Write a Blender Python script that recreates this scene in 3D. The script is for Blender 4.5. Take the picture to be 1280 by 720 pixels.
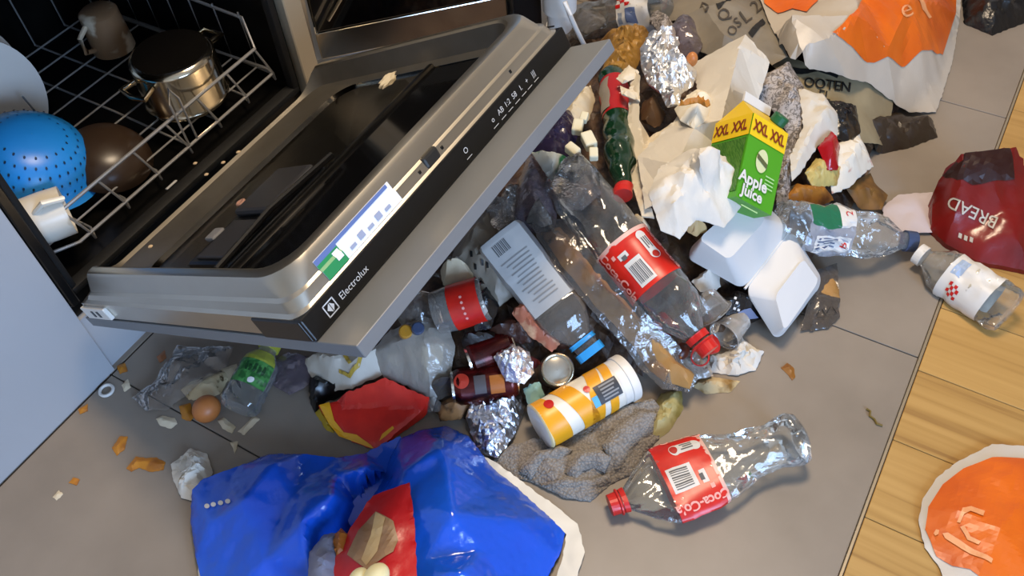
import bpy, bmesh, math, random
import numpy as np
from mathutils import Vector, Matrix
from mathutils.geometry import delaunay_2d_cdt

for o in list(bpy.data.objects): bpy.data.objects.remove(o)
SC = bpy.context.scene
COL = SC.collection

# ------------------------------------------------------------------ camera
FPX = 1124.0
CAMC = np.array([-0.368, -1.084, 1.235])
CAMR = np.array([[0.50378, -0.86185, -0.05849], [-0.68687, -0.35859, -0.63216], [0.52385, 0.35865, -0.77263]])
cd = bpy.data.cameras.new('camera'); cam = bpy.data.objects.new('camera', cd); COL.objects.link(cam)
cd.sensor_width = 36.0; cd.lens = FPX / 1280 * 36.0; cd.clip_start = 0.02
_r, _u, _b = CAMR[0], -CAMR[1], -CAMR[2]
cam.matrix_world = Matrix(((_r[0], _u[0], _b[0], CAMC[0]), (_r[1], _u[1], _b[1], CAMC[1]), (_r[2], _u[2], _b[2], CAMC[2]), (0, 0, 0, 1)))
SC.camera = cam

# ------------------------------------------------------------------ light
SC.view_settings.view_transform = 'Standard'; SC.view_settings.look = 'None'
SC.view_settings.gamma = 1.0; SC.view_settings.use_curve_mapping = False
SC.view_settings.exposure = 0.18
w = bpy.data.worlds.new('world'); SC.world = w; w.use_nodes = True
w.node_tree.nodes['Background'].inputs[0].default_value = (0.75, 0.85, 1.0, 1)
w.node_tree.nodes['Background'].inputs[1].default_value = 0.25

def area(name, loc, target, sx, sy, power, col):
    l = bpy.data.lights.new(name, 'AREA'); l.shape = 'RECTANGLE'; l.size = sx; l.size_y = sy; l.energy = power; l.color = col
    o = bpy.data.objects.new(name, l); COL.objects.link(o); o.location = loc
    o.rotation_euler = (Vector(target) - Vector(loc)).to_track_quat('-Z', 'Y').to_euler()
    return o
area('ceiling_lamp_light', (0.8, -0.65, 2.42), (0.8, -0.65, 0), 0.5, 0.5, 41, (1.0, 0.79, 0.56))
area('window_daylight', (-1.1, -3.24, 1.2), (-0.4, -0.3, 0.4), 1.3, 1.1, 88, (0.40, 0.62, 1.0))

# ------------------------------------------------------------------ helpers
def lin(c):
    if isinstance(c, str):
        c = c.lstrip('#'); c = [int(c[i:i+2], 16) / 255 for i in (0, 2, 4)]
        c = [x / 12.92 if x <= .04045 else ((x + .055) / 1.055) ** 2.4 for x in c]
    return (c[0], c[1], c[2], 1)

MATS = {}
def mat(name, col, rough=.5, metal=0.0, var=None, bump=None, spec=.5, coat=0.0, sheen=0.0, trans=0.0, stretch=None):
    if name in MATS: return MATS[name]
    m = bpy.data.materials.new(name); m.use_nodes = True; nt = m.node_tree; N = nt.nodes; L = nt.links
    b = N['Principled BSDF']
    b.inputs['Base Color'].default_value = lin(col); b.inputs['Roughness'].default_value = rough
    b.inputs['Metallic'].default_value = metal; b.inputs['Specular IOR Level'].default_value = spec
    b.inputs['Coat Weight'].default_value = coat; b.inputs['Sheen Weight'].default_value = sheen
    tc = N.new('ShaderNodeTexCoord'); src = tc.outputs['Object']
    if stretch:
        mp = N.new('ShaderNodeMapping'); mp.inputs['Scale'].default_value = stretch; L.new(src, mp.inputs[0]); src = mp.outputs[0]
    if var:
        col2, sc, det, lo, hi = var
        n = N.new('ShaderNodeTexNoise'); n.inputs['Scale'].default_value = sc; n.inputs['Detail'].default_value = det
        L.new(src, n.inputs['Vector'])
        r = N.new('ShaderNodeValToRGB'); r.color_ramp.elements[0].position = lo; r.color_ramp.elements[1].position = hi
        r.color_ramp.elements[0].color = lin(col); r.color_ramp.elements[1].color = lin(col2)
        L.new(n.outputs['Fac'], r.inputs[0]); L.new(r.outputs[0], b.inputs['Base Color'])
    if bump:
        sc, st, dist = bump[:3]
        n = N.new('ShaderNodeTexNoise'); n.inputs['Scale'].default_value = sc; n.inputs['Detail'].default_value = 4
        L.new(src, n.inputs['Vector'])
        bp = N.new('ShaderNodeBump'); bp.inputs['Strength'].default_value = st; bp.inputs['Distance'].default_value = dist
        L.new(n.outputs['Fac'], bp.inputs['Height']); L.new(bp.outputs[0], b.inputs['Normal'])
    MATS[name] = m; return m

def clear(name, tint='#ffffff', body='#d8d8d6', base=.10, edge=.55, rough=.12, bump=(60, .5, .004)):
    """thin clear plastic: see-through, milky at grazing angles, glossy"""
    if name in MATS: return MATS[name]
    m = bpy.data.materials.new(name); m.use_nodes = True; nt = m.node_tree; N = nt.nodes; L = nt.links
    b = N['Principled BSDF']; out = N['Material Output']
    b.inputs['Base Color'].default_value = lin(body); b.inputs['Roughness'].default_value = rough
    b.inputs['Specular IOR Level'].default_value = .9
    t = N.new('ShaderNodeBsdfTransparent'); t.inputs[0].default_value = lin(tint)
    g = N.new('ShaderNodeBsdfGlossy'); g.inputs['Roughness'].default_value = rough; g.inputs[0].default_value = (1, 1, 1, 1)
    fr = N.new('ShaderNodeFresnel'); fr.inputs[0].default_value = 1.5
    lw = N.new('ShaderNodeLayerWeight'); lw.inputs[0].default_value = .3
    mr = N.new('ShaderNodeMapRange'); mr.inputs[3].default_value = base; mr.inputs[4].default_value = edge
    mx = N.new('ShaderNodeMixShader'); mx2 = N.new('ShaderNodeMixShader')
    tc = N.new('ShaderNodeTexCoord'); n = N.new('ShaderNodeTexNoise'); n.inputs['Scale'].default_value = bump[0]; n.inputs['Detail'].default_value = 3
    bp = N.new('ShaderNodeBump'); bp.inputs['Strength'].default_value = bump[1]; bp.inputs['Distance'].default_value = bump[2]
    L.new(tc.outputs['Object'], n.inputs['Vector']); L.new(n.outputs['Fac'], bp.inputs['Height'])
    for q in (b, g, fr, lw): L.new(bp.outputs[0], q.inputs['Normal'])
    L.new(lw.outputs['Facing'], mr.inputs[0]); L.new(mr.outputs[0], mx.inputs[0])
    L.new(t.outputs[0], mx.inputs[1]); L.new(b.outputs[0], mx.inputs[2])
    L.new(fr.outputs[0], mx2.inputs[0]); L.new(mx.outputs[0], mx2.inputs[1]); L.new(g.outputs[0], mx2.inputs[2])
    L.new(mx2.outputs[0], out.inputs[0])
    MATS[name] = m; return m

ROOT = {}
def tag(o, label=None, cat=None, group=None, kind=None):
    if label: o['label'] = label
    if cat: o['category'] = cat
    if group: o['group'] = group
    if kind: o['kind'] = kind
    return o
def thing(name, label, cat, loc, group=None):
    o = bpy.data.objects.new(name, None); COL.objects.link(o); o.location = [float(x) for x in loc]; o.empty_display_size = .02
    ROOT[o] = np.array(loc, float); return tag(o, label, cat, group)
def mk(name, VF, material, parent=None, smooth=False, label=None, cat=None, group=None, kind=None, mats=None):
    """one mesh object from world-space vertices; the origin sits at its own base or at its root's"""
    V, Fc = VF; V = np.asarray(V, float)
    if parent is not None: base = ROOT[parent]
    else: base = np.array([V[:, 0].mean(), V[:, 1].mean(), V[:, 2].min()])
    me = bpy.data.meshes.new(name); me.from_pydata((V - base).tolist(), [], [list(map(int, f)) for f in Fc]); me.update()
    if smooth:
        me.polygons.foreach_set('use_smooth', [True] * len(me.polygons))
        if smooth != 'soft': me.set_sharp_from_angle(angle=math.radians(smooth if smooth is not True else 40))
    me.materials.append(material)
    o = bpy.data.objects.new(name, me); COL.objects.link(o)
    if parent is not None: o.parent = parent; ROOT[o] = base
    else: o.location = base.tolist(); ROOT[o] = base
    return tag(o, label, cat, group, kind)

def join(*vfs):
    V = []; Fc = []; n = 0
    for v, f in vfs:
        V += [tuple(x) for x in v]; Fc += [[i + n for i in q] for q in f]; n += len(v)
    return np.array(V, float), Fc
def box(x0, x1, y0, y1, z0, z1, bev=0.0, seg=2, fn=None):
    bm = bmesh.new(); bmesh.ops.create_cube(bm, size=1)
    for v in bm.verts: v.co = Vector(((x0 + x1) / 2 + v.co.x * (x1 - x0), (y0 + y1) / 2 + v.co.y * (y1 - y0), (z0 + z1) / 2 + v.co.z * (z1 - z0)))
    if bev: bmesh.ops.bevel(bm, geom=list(bm.edges), offset=bev, segments=seg, affect='EDGES', profile=.5)
    bm.verts.index_update()
    V = np.array([v.co[:] for v in bm.verts]); Fc = [[v.index for v in f.verts] for f in bm.faces]; bm.free()
    if fn is not None: V = np.array([fn(*v) for v in V])
    return V, Fc
def tube(path, r, n=8, closed=False):
    p = np.array(path, float); m = len(p); V = []; Fc = []
    up = np.array([.31, .17, .93])
    for i in range(m):
        a = p[(i + 1) % m] if (closed or i < m - 1) else p[i]; b = p[i - 1] if (closed or i > 0) else p[i]
        t = a - b; t /= np.linalg.norm(t) + 1e-12
        e = np.cross(t, up); e /= np.linalg.norm(e) + 1e-12; g = np.cross(t, e)
        for k in range(n):
            q = 2 * math.pi * k / n; V.append(p[i] + r * (math.cos(q) * e + math.sin(q) * g))
    for i in range(m if closed else m - 1):
        for k in range(n):
            Fc.append([i * n + k, i * n + (k + 1) % n, ((i + 1) % m) * n + (k + 1) % n, ((i + 1) % m) * n + k])
    if not closed: Fc.append(list(range(n))[::-1]); Fc.append([(m - 1) * n + k for k in range(n)])
    return np.array(V), Fc
def ico(center, rad, sub=3, fn=None):
    bm = bmesh.new(); bmesh.ops.create_icosphere(bm, subdivisions=sub, radius=1); bm.verts.index_update()
    V = np.array([v.co[:] for v in bm.verts]); Fc = [[v.index for v in f.verts] for f in bm.faces]; bm.free()
    if fn is not None: V = V * (1 + fn(V))[:, None]
    return V * np.array(rad) + np.array(center), Fc
def text2d(s, size=1.0, bold=0.0):
    c = bpy.data.curves.new('t', 'FONT'); c.body = s; c.size = size; c.align_x = 'CENTER'; c.align_y = 'CENTER'; c.offset = bold; c.resolution_u = 3
    o = bpy.data.objects.new('t', c); me = bpy.data.meshes.new_from_object(o)
    V = np.array([v.co[:2] for v in me.vertices]); Fc = [list(p.vertices) for p in me.polygons]
    bpy.data.objects.remove(o); bpy.data.curves.remove(c); bpy.data.meshes.remove(me)
    return V, Fc

# pixel + height -> point of the place
def ray(u, v): return CAMR.T @ np.array([(u - 640) / FPX, (v - 360) / FPX, 1.0])
def P(u, v, z):
    r = ray(u, v); return CAMC + r * ((z - CAMC[2]) / r[2])
def polydist(xy, poly):
    """distance to the outline, positive inside"""
    xy = np.atleast_2d(xy); A = np.asarray(poly)[:, :2]; B = np.roll(A, -1, 0)
    d = np.full(len(xy), 1e9); ins = np.zeros(len(xy), bool)
    for a, b in zip(A, B):
        ab = b - a; t = np.clip(((xy - a) @ ab) / (ab @ ab + 1e-15), 0, 1)
        d = np.minimum(d, np.linalg.norm(xy - a - t[:, None] * ab, axis=1))
        c = (a[1] > xy[:, 1]) != (b[1] > xy[:, 1])
        xi = (b[0] - a[0]) * (xy[:, 1] - a[1]) / (b[1] - a[1] + 1e-15) + a[0]
        ins ^= c & (xy[:, 0] < xi)
    return np.where(ins, d, -d)
PILE = np.array([P(u, v, 0)[:2] for u, v in [(392, 462), (432, 520), (520, 522), (590, 540), (660, 520), (760, 490), (830, 478), (895, 455), (950, 405), (1000, 372),
        (1030, 320), (1085, 262), (1105, 180), (1170, 110), (1195, 30), (1190, -80), (900, -90), (735, -10), (700, 60), (600, 190), (480, 320), (410, 410)]])
def mound(xy):
    d = np.clip(polydist(xy, PILE) / .26, 0, 1)
    return .135 * (1 - (1 - d) ** 2)
def rays(uv):
    uv = np.asarray(uv, float); q = np.c_[(uv[:, 0] - 640) / FPX, (uv[:, 1] - 360) / FPX, np.ones(len(uv))]; return q @ CAMR
def settle(uv, fz, z0):
    r = rays(uv); z = np.asarray(z0, float) * np.ones(len(r))
    for _ in range(12):
        p = CAMC + r * ((z - CAMC[2]) / r[:, 2])[:, None]; z = .5 * z + .5 * fz(p[:, :2])
    return CAMC + r * ((z - CAMC[2]) / r[:, 2])[:, None]
def W(u, v, dz=0.0):
    """point on the ray, dz above the floor or the heap"""
    return settle([(u, v)], lambda q: mound(q) + dz, dz)[0]
def WN(pts, dz):
    """many points (u, v[, dz]) -> x, y, dz"""
    d = np.array([p[2] if len(p) > 2 else dz for p in pts], float)
    return np.c_[settle([p[:2] for p in pts], lambda q: mound(q) + d, d)[:, :2], d]

def tri(x): return 2 * np.abs(x - np.floor(x + .5))
def crz(p, seed, freq, k=5):
    """sharp folds: a sum of warped triangle waves in random directions, about -0.5..0.5"""
    rng = np.random.RandomState(seed); p = np.asarray(p, float); d = p.shape[1]; out = np.zeros(len(p)); tot = 0
    for i in range(k):
        a = rng.normal(size=d); a /= np.linalg.norm(a); b = rng.normal(size=d); b /= np.linalg.norm(b)
        s = freq * rng.uniform(.55, 1.7); am = (freq / s) ** .9
        out += am * (tri(p @ a * s + rng.rand() + .55 * tri(p @ b * s * .8 + rng.rand())) - .5); tot += am
    return out / tot * 1.6

def facet(q, seed, fr):
    """crumpled paper: flat facets between random heights on a warped triangular lattice, about -0.5..0.5"""
    rng = np.random.RandomState(seed); out = np.zeros(len(q)); q = np.asarray(q, float)[:, :2]
    for lv, (mul, wt) in enumerate(((1.3, .64), (3.2, .27), (8.0, .09)) if fr < 30 else ((1.2, .38), (2.8, .36), (6.0, .26))):
        tab = rng.uniform(-.5, .5, 4096); a = rng.uniform(0, 6.28); ca, sa = math.cos(a), math.sin(a)
        p = np.c_[q[:, 0]*ca - q[:, 1]*sa, q[:, 0]*sa + q[:, 1]*ca] * fr * mul + 50 + rng.rand(2) * 9
        p = p + .32 * np.c_[np.sin(p[:, 1]*2.1 + a), np.sin(p[:, 0]*1.8 + 2*a)]
        t = (p[:, 0] + p[:, 1]) * .36603; x = p[:, 0] + t; y = p[:, 1] + t
        i = np.floor(x).astype(int); j = np.floor(y).astype(int); fx = x - i; fy = y - j; hi = fx > fy
        H = lambda A, B: tab[(A * 1619 + B * 31337 + (A * B) * 7) % 4096]
        out += wt * (H(i, j) * (1 - np.maximum(fx, fy)) + np.where(hi, H(i + 1, j), H(i, j + 1)) * np.abs(fx - fy) + H(i + 1, j + 1) * np.minimum(fx, fy))
    return out * 1.7
def cdt(pts, nb, typ=1):
    r = delaunay_2d_cdt([Vector((float(a), float(b))) for a, b in pts], [], [list(range(nb))], typ, 1e-7)
    return np.array([v[:] for v in r[0]]), [list(f) for f in r[2]]
def interp(coarseV, coarseF, vals, q):
    out = np.zeros(len(q)); best = np.full(len(q), -1e9)
    for f in coarseF:
        a, b, c = coarseV[f[0]], coarseV[f[1]], coarseV[f[2]]
        den = (b[1]-c[1])*(a[0]-c[0]) + (c[0]-b[0])*(a[1]-c[1])
        if abs(den) < 1e-12: continue
        l0 = ((b[1]-c[1])*(q[:,0]-c[0]) + (c[0]-b[0])*(q[:,1]-c[1]))/den
        l1 = ((c[1]-a[1])*(q[:,0]-c[0]) + (a[0]-c[0])*(q[:,1]-c[1]))/den; l2 = 1-l0-l1
        m = np.minimum(np.minimum(l0, l1), l2); u = m > best
        val = np.clip(l0,0,1)*vals[f[0]] + np.clip(l1,0,1)*vals[f[1]] + np.clip(l2,0,1)*vals[f[2]]
        out[u] = val[u]; best[u] = m[u]
    return out
class Sheet:
    """a creased sheet or lump with the given outline: heights dz are above the floor / heap"""
    def __init__(s, poly, dz=.004, ctrl=(), sp=.007, amp=.004, fr=22, k=5, thick=.0012, dome=0.0, dw=.03, solid=False, seed=1, wob=0.0, heap=True, lat=0.0, soft=False, relax=0):
        B = WN(poly, dz); C = WN(ctrl, 0) if len(ctrl) else np.zeros((0, 3))
        s.B = B; s.amp = amp; s.fr = fr; s.k = k; s.seed = seed; s.dome = dome; s.dw = dw; s.heap = heap; s.solid = solid; s.soft = soft
        allp = np.vstack([B, C]); cv, cf = cdt(allp[:, :2], len(B))
        dd = ((cv[:, None, :] - allp[None, :, :2]) ** 2).sum(2).argmin(1)
        s.cv, s.cf, s.cz = cv, cf, allp[dd, 2]
        rng = np.random.RandomState(seed + 77)
        E = []
        for i in range(len(B)):
            a, b = B[i, :2], B[(i + 1) % len(B), :2]; n = max(1, int(np.linalg.norm(b - a) / sp + .5))
            nrm = np.array([-(b - a)[1], (b - a)[0]]) / (np.linalg.norm(b - a) + 1e-9)
            for t in range(n):
                E.append(a + (b - a) * t / n + (nrm * rng.normal() * wob if t else 0))
        E = np.array(E); lo, hi = E.min(0), E.max(0)
        gx, gy = np.meshgrid(np.arange(lo[0], hi[0], sp), np.arange(lo[1], hi[1], sp * .87))
        gx[1::2] += sp / 2
        G = np.stack([gx.ravel(), gy.ravel()], 1); G += rng.uniform(-.25, .25, G.shape) * sp
        G = G[polydist(G, E) > sp * .55]
        if len(C):   # mesh points along the folds between the given heights
            ce = {tuple(sorted(e)) for f in cf for e in ((f[0], f[1]), (f[1], f[2]), (f[2], f[0]))}; K = []
            for a, b in ce:
                a, b = cv[a], cv[b]; n = max(1, int(np.linalg.norm(b - a) / sp)); K += [a + (b - a) * t / n for t in range(n + 1)]
            K = np.array(K); K = K[polydist(K, E) > sp * .5]
            if len(K):
                keep = np.ones(len(G), bool)
                for q in K: keep &= ((G - q) ** 2).sum(1) > (.5 * sp) ** 2
                ok = [0]
                for i in range(1, len(K)):
                    if (((K[ok] - K[i]) ** 2).sum(1)).min() > (.35 * sp) ** 2: ok.append(i)
                G = np.vstack([G[keep], K[ok]])
        pts = np.vstack([E, G]) if len(G) else E
        s.E = E; v, f = cdt(pts, len(E)); s.v2 = v; s.f = f
        d = np.maximum(polydist(v, E), 0); s.d = d
        z = s.top(v)
        if relax:
            nb = [[] for _ in v]
            for q in f:
                for a, b in zip(q, q[1:] + q[:1]): nb[a].append(b); nb[b].append(a)
            for _ in range(relax):
                z = np.array([.5 * z[i] + .5 * np.mean(z[n_]) if d[i] > 1e-6 else z[i] for i, n_ in enumerate(nb)])
        fl = mound(v) if heap else 0
        if solid: zb = np.minimum(z - thick, np.maximum(fl + min(dz, float(B[:, 2].min())) - thick, 0.0))
        else: zb = z - thick
        zb = np.maximum(zb, 0.0003); z = np.maximum(z, zb + thick * .6)
        if lat:
            e = np.clip(d / dw, 0, 1)[:, None]; v = v + lat * e * np.c_[facet(v, seed + 5, fr * 1.3), facet(v, seed + 6, fr * 1.3)]
        n = len(v); ec = {}
        for q in f:
            for a, b in zip(q, q[1:] + q[:1]): ec[(a, b)] = 1
        Fc = [q for q in f] + [[i + n for i in q[::-1]] for q in f]
        for (a, b) in ec:
            if (b, a) not in ec: Fc.append([b, a, a + n, b + n])
        s.VF = (np.vstack([np.c_[v, z], np.c_[v, zb]]), Fc)
    def top(s, q):
        q = np.atleast_2d(q)[:, :2]; z = interp(s.cv, s.cf, s.cz, q)
        d = np.maximum(polydist(q, s.E), 0); e = np.clip(d / s.dw, 0, 1)
        if s.dome: z = z + s.dome * e * (1.7 - .7 * e)
        z = z + s.amp * (crz(q, s.seed, s.fr, s.k) if s.soft else facet(q, s.seed, s.fr)) * ((.12 + .88 * e) if s.solid else (.45 + .55 * e))
        return z + (mound(q) if s.heap else 0)
    def hits(s, uv): return settle(uv, s.top, .06)
    def hit(s, u, v): return s.hits([(u, v)])[0]
    def decal(s, poly, off=.0012, sp=.006, thick=.0008):
        B = s.hits(poly)[:, :2]; E = []
        for i in range(len(B)):
            a, b = B[i], B[(i + 1) % len(B)]; n = max(1, int(np.linalg.norm(b - a) / sp + .5)); E += [a + (b - a) * t / n for t in range(n)]
        E = np.array(E); lo, hi = E.min(0), E.max(0)
        gx, gy = np.meshgrid(np.arange(lo[0], hi[0], sp), np.arange(lo[1], hi[1], sp)); G = np.stack([gx.ravel(), gy.ravel()], 1)
        G = G[polydist(G, E) > sp * .4]
        v, f = cdt(np.vstack([E, G]) if len(G) else E, len(E))
        return s.lift(v, f, off)
    def lift(s, v, f, off):
        return np.c_[v, s.top(v) + off], f
    def text(s, st, at, size, ang=0, off=.0016, bold=0.0, sx=1.0, mirror=False):
        V, Fc = text2d(st, 1.0, bold); a = math.radians(ang); V = V * size
        if mirror: V[:, 0] *= -1
        uv = [(at[0] + sx * x * math.cos(a) + y * math.sin(a), at[1] + sx * x * math.sin(a) - y * math.cos(a)) for x, y in V]
        xy = s.hits(uv)[:, :2]
        return s.lift(xy, Fc, off)

def lump(name, label, cat, poly, material, dz=.0, h=.03, dw=None, amp=.008, fr=25, sp=.006, seed=1, smooth=False, group=None, ctrl=(), k=5, kind=None, lat=None, soft=False):
    pts = WN(poly, dz)
    if dw is None: dw = .45 * min(np.ptp(pts[:, 0]), np.ptp(pts[:, 1]))
    s = Sheet(poly, dz=dz, ctrl=ctrl, sp=sp, amp=amp, fr=fr, k=k, dome=h, dw=dw, solid=True, seed=seed, wob=sp * .12, lat=amp*.5 if lat is None else lat, soft=soft)
    s.o = mk(name, s.VF, material, smooth=(26 if smooth is True else smooth), label=label, cat=cat, group=group, kind=kind); return s
def film(name, label, cat, poly, material, dz=.01, h=.0, dw=.03, amp=.006, fr=22, sp=.006, seed=1, smooth=True, group=None, ctrl=(), k=5, parent=None, thick=.0008, soft=False, ang=22, relax=0):
    s = Sheet(poly, dz=dz, ctrl=ctrl, sp=sp, amp=amp, fr=fr, k=k, dome=h, dw=dw, thick=thick, seed=seed, wob=sp * .08, soft=soft, relax=relax)
    s.o = mk(name, s.VF, material, smooth=(ang if smooth is True else smooth), label=label, cat=cat, group=group, parent=parent); return s

class Round:
    """a turned body on the axis p0 -> p1, printed side (angle 0) towards `face`, dented and flattened by fn"""
    def __init__(s, p0, p1, prof, face=None, dent=None, sq=0.0):
        s.p0 = np.array(p0, float); ax = np.array(p1, float) - s.p0; s.L = np.linalg.norm(ax); s.a = ax / s.L
        fc = np.array(face if face is not None else CAMC) - (s.p0 + np.array(p1)) / 2
        e = fc - s.a * (fc @ s.a); s.e = e / np.linalg.norm(e); s.g = np.cross(s.a, s.e)
        s.hs = np.array([q[0] for q in prof]) * s.L; s.rs = np.array([q[1] for q in prof]); s.dent = dent; s.sq = sq
    def S(s, th, h, off=0.0):
        th = np.asarray(th, float); h = np.asarray(h, float)
        r = np.interp(h, s.hs, s.rs) + off
        if s.sq: r = r * (1 + s.sq * (1 / np.maximum(np.abs(np.cos(th)), np.abs(np.sin(th))) - 1))
        x = r * np.cos(th); y = r * np.sin(th); o = np.zeros_like(x) if np.ndim(x) else 0.0
        if s.dent is not None: x, y, h = s.dent(x, y, h, th, h / s.L)
        return s.p0 + np.multiply.outer(x, s.e) + np.multiply.outer(y, s.g) + np.multiply.outer(h, s.a)
    def lathe(s, h0=0.0, h1=1.0, nh=24, nt=40, off=0.0, cap0=False, cap1=False, hs=None):
        H = np.array(hs) * s.L if hs is not None else np.unique(np.r_[np.linspace(h0, h1, nh) * s.L, [x for x in s.hs if h0 * s.L < x < h1 * s.L]])
        T = np.linspace(0, 2 * math.pi, nt, endpoint=False); TT, HH = np.meshgrid(T, H)
        V = s.S(TT.ravel(), HH.ravel(), off).reshape(-1, 3); Fc = []
        for i in range(len(H) - 1):
            for k in range(nt): Fc.append([i*nt+k, i*nt+(k+1)%nt, (i+1)*nt+(k+1)%nt, (i+1)*nt+k])
        if cap0: Fc.append(list(range(nt))[::-1])
        if cap1: Fc.append([(len(H)-1)*nt+k for k in range(nt)])
        return V, Fc
    def patch(s, t0, t1, h0, h1, off=.0008, n=8, m=6):
        TT, HH = np.meshgrid(np.linspace(math.radians(t0), math.radians(t1), n + 1), np.linspace(h0, h1, m + 1) * s.L)
        V = s.S(TT.ravel(), HH.ravel(), off).reshape(-1, 3)
        return V, [[j*(n+1)+i, j*(n+1)+i+1, (j+1)*(n+1)+i+1, (j+1)*(n+1)+i] for j in range(m) for i in range(n)]
    def pts(s, xy, t, h, ang=0, off=.0012):
        """flat drawing (metres) wrapped round the body at angle t, height h; ang turns it, 0 = baseline along the axis"""
        r = float(np.interp(h * s.L, s.hs, s.rs)); a = math.radians(ang); xy = np.asarray(xy)
        x = xy[:, 0] * math.cos(a) - xy[:, 1] * math.sin(a); y = xy[:, 0] * math.sin(a) + xy[:, 1] * math.cos(a)
        return s.S(math.radians(t) - y / r, h * s.L + x, off).reshape(-1, 3)
    def text(s, st, t, h, size, ang=0, off=.0014, bold=0.0):
        V, Fc = text2d(st, size, bold); return s.pts(V, t, h, ang, off), Fc
    def disc(s, t, h, r, off=.001, n=24, rx=1.0):
        q = np.linspace(0, 2*math.pi, n, endpoint=False); xy = np.r_[[[0, 0]], np.c_[rx*r*np.cos(q), r*np.sin(q)]]
        return s.pts(xy, t, h, 0, off), [[0, 1+i, 1+(i+1) % n] for i in range(n)]
# ------------------------------------------------------------------ the room
m_tile = mat('floor_tile', '#92877a', .42, var=('#80766a', 5, 6, .35, .7), bump=(40, .05, .002), spec=.4)
m_grout = mat('grout', '#3f3a35', .9)
def wood():
    m = mat('oak_plank', '#b58a4c', .45, spec=.35); nt = m.node_tree; N = nt.nodes; L = nt.links; b = N['Principled BSDF']
    tc = N.new('ShaderNodeTexCoord'); mp = N.new('ShaderNodeMapping'); mp.inputs['Scale'].default_value = (55, 1.6, 1); L.new(tc.outputs['Object'], mp.inputs[0])
    oi = N.new('ShaderNodeObjectInfo'); ad = N.new('ShaderNodeVectorMath'); L.new(mp.outputs[0], ad.inputs[0])
    cb = N.new('ShaderNodeCombineXYZ'); mu = N.new('ShaderNodeMath'); mu.operation = 'MULTIPLY'; mu.inputs[1].default_value = 40
    L.new(oi.outputs['Random'], mu.inputs[0]); L.new(mu.outputs[0], cb.inputs[0]); L.new(mu.outputs[0], cb.inputs[1]); L.new(cb.outputs[0], ad.inputs[1])
    n = N.new('ShaderNodeTexNoise'); n.inputs['Scale'].default_value = 1.0; n.inputs['Detail'].default_value = 6; n.inputs['Distortion'].default_value = .5; L.new(ad.outputs[0], n.inputs['Vector'])
    r = N.new('ShaderNodeValToRGB'); e = r.color_ramp.elements; e[0].position = .3; e[0].color = lin('#9a7440'); e[1].position = .62; e[1].color = lin('#bd9658')
    q = e.new(.42); q.color = lin('#b28b4e')
    L.new(n.outputs['Fac'], r.inputs[0])
    hs = N.new('ShaderNodeHueSaturation'); vr = N.new('ShaderNodeMapRange'); vr.inputs[3].default_value = .78; vr.inputs[4].default_value = 1.0
    L.new(oi.outputs['Random'], vr.inputs[0]); L.new(vr.outputs[0], hs.inputs['Value']); L.new(r.outputs[0], hs.inputs['Color']); L.new(hs.outputs[0], b.inputs['Base Color'])
    return m
m_wood = wood()
m_wall = mat('wall_paint', '#d8d4cc', .8)
floor = tag(mk('floor', box(-2.2, 3.0, -3.3, .64, -.05, -.003), m_grout), kind='structure')
def child(name, vf, m, par, **k): return mk(name, vf, m, parent=par, **k)
YB = -1.172
for i in range(-3, 5):
    x0 = -.011 + .66 * i; x1 = x0 + .66
    child('tile', box(max(x0, -2.2) + .0012, min(x1, 3) - .0012, YB + .003, -.002, -.012, 0.0, .0008, 1), m_tile, floor)
    child('tile', box(max(x0, -2.2) + .0012, min(x1, 3) - .0012, .002, .62, -.012, 0.0, .0008, 1), m_tile, floor)
random.seed(4)
for i in range(-18, 19):
    x0 = .338 + .1435 * i
    if x0 < -2.2 or x0 > 2.85: continue
    cut = YB - .35 - random.random() * 1.1
    for a, b in ((YB - .003, cut), (cut, -3.3)):
        pl = child('plank', box(x0 + .0006, x0 + .1429, b + .0006, a - .0006, -.012, 0.0, .0008, 1), m_wood, floor)
m_trim = mat('trim_metal', '#b3a58c', .35, .7)
tag(mk('trim_1', box(-2.2, 3.0, YB - .0022, YB + .0022, -.01, .0012, .0006, 1), m_trim), kind='structure')
for nm, b in (('wall_back', (-2.3, 3.1, .62, .72, 0, 2.5)), ('wall_right', (3.0, 3.1, -3.3, .72, 0, 2.5))):
    tag(mk(nm, box(*b), m_wall), kind='structure')
tag(mk('wall_front', join(box(-2.3, -1.85, -3.4, -3.3, 0, 2.5), box(-.35, 3.1, -3.4, -3.3, 0, 2.5), box(-1.85, -.35, -3.4, -3.3, 0, .6), box(-1.85, -.35, -3.4, -3.3, 1.8, 2.5)), m_wall), kind='structure')
tag(mk('wall_left', box(-2.3, -2.2, -3.3, .72, 0, 2.5), m_wall), kind='structure')
tag(mk('ceiling', box(-2.3, 3.1, -3.4, .72, 2.5, 2.6), m_wall), kind='structure')

# ------------------------------------------------------------------ kitchen units
m_lac = mat('cabinet_grey', '#a9adb2', .38, var=('#a3a7ac', 3, 3, .4, .7))
m_lac_d = mat('door_panel_grey', '#74777a', .45, var=('#6c6f72', 4, 5, .35, .7))
m_black = mat('black_plastic', '#0c0c0d', .28)
m_gloss = mat('black_glass', '#050506', .06, spec=.7)
m_steel = mat('brushed_steel', '#cbc4b6', .33, 1.0, var=('#bdb5a7', 6, 4, .35, .75), bump=(30, .02, .001))
m_steelb = mat('bright_steel', '#d9d2c4', .2, 1.0, bump=(60, .05, .001))
m_tub = mat('shaded_tub_steel', '#3c3b3a', .32, .9, var=('#2a2928', 8, 4, .3, .7))  # the low light inside the tub is put into this dark steel colour
m_white = mat('white_plastic', '#dcd8d0', .35)
m_rubber = mat('rubber_seal', '#0a0a0a', .7)

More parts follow.
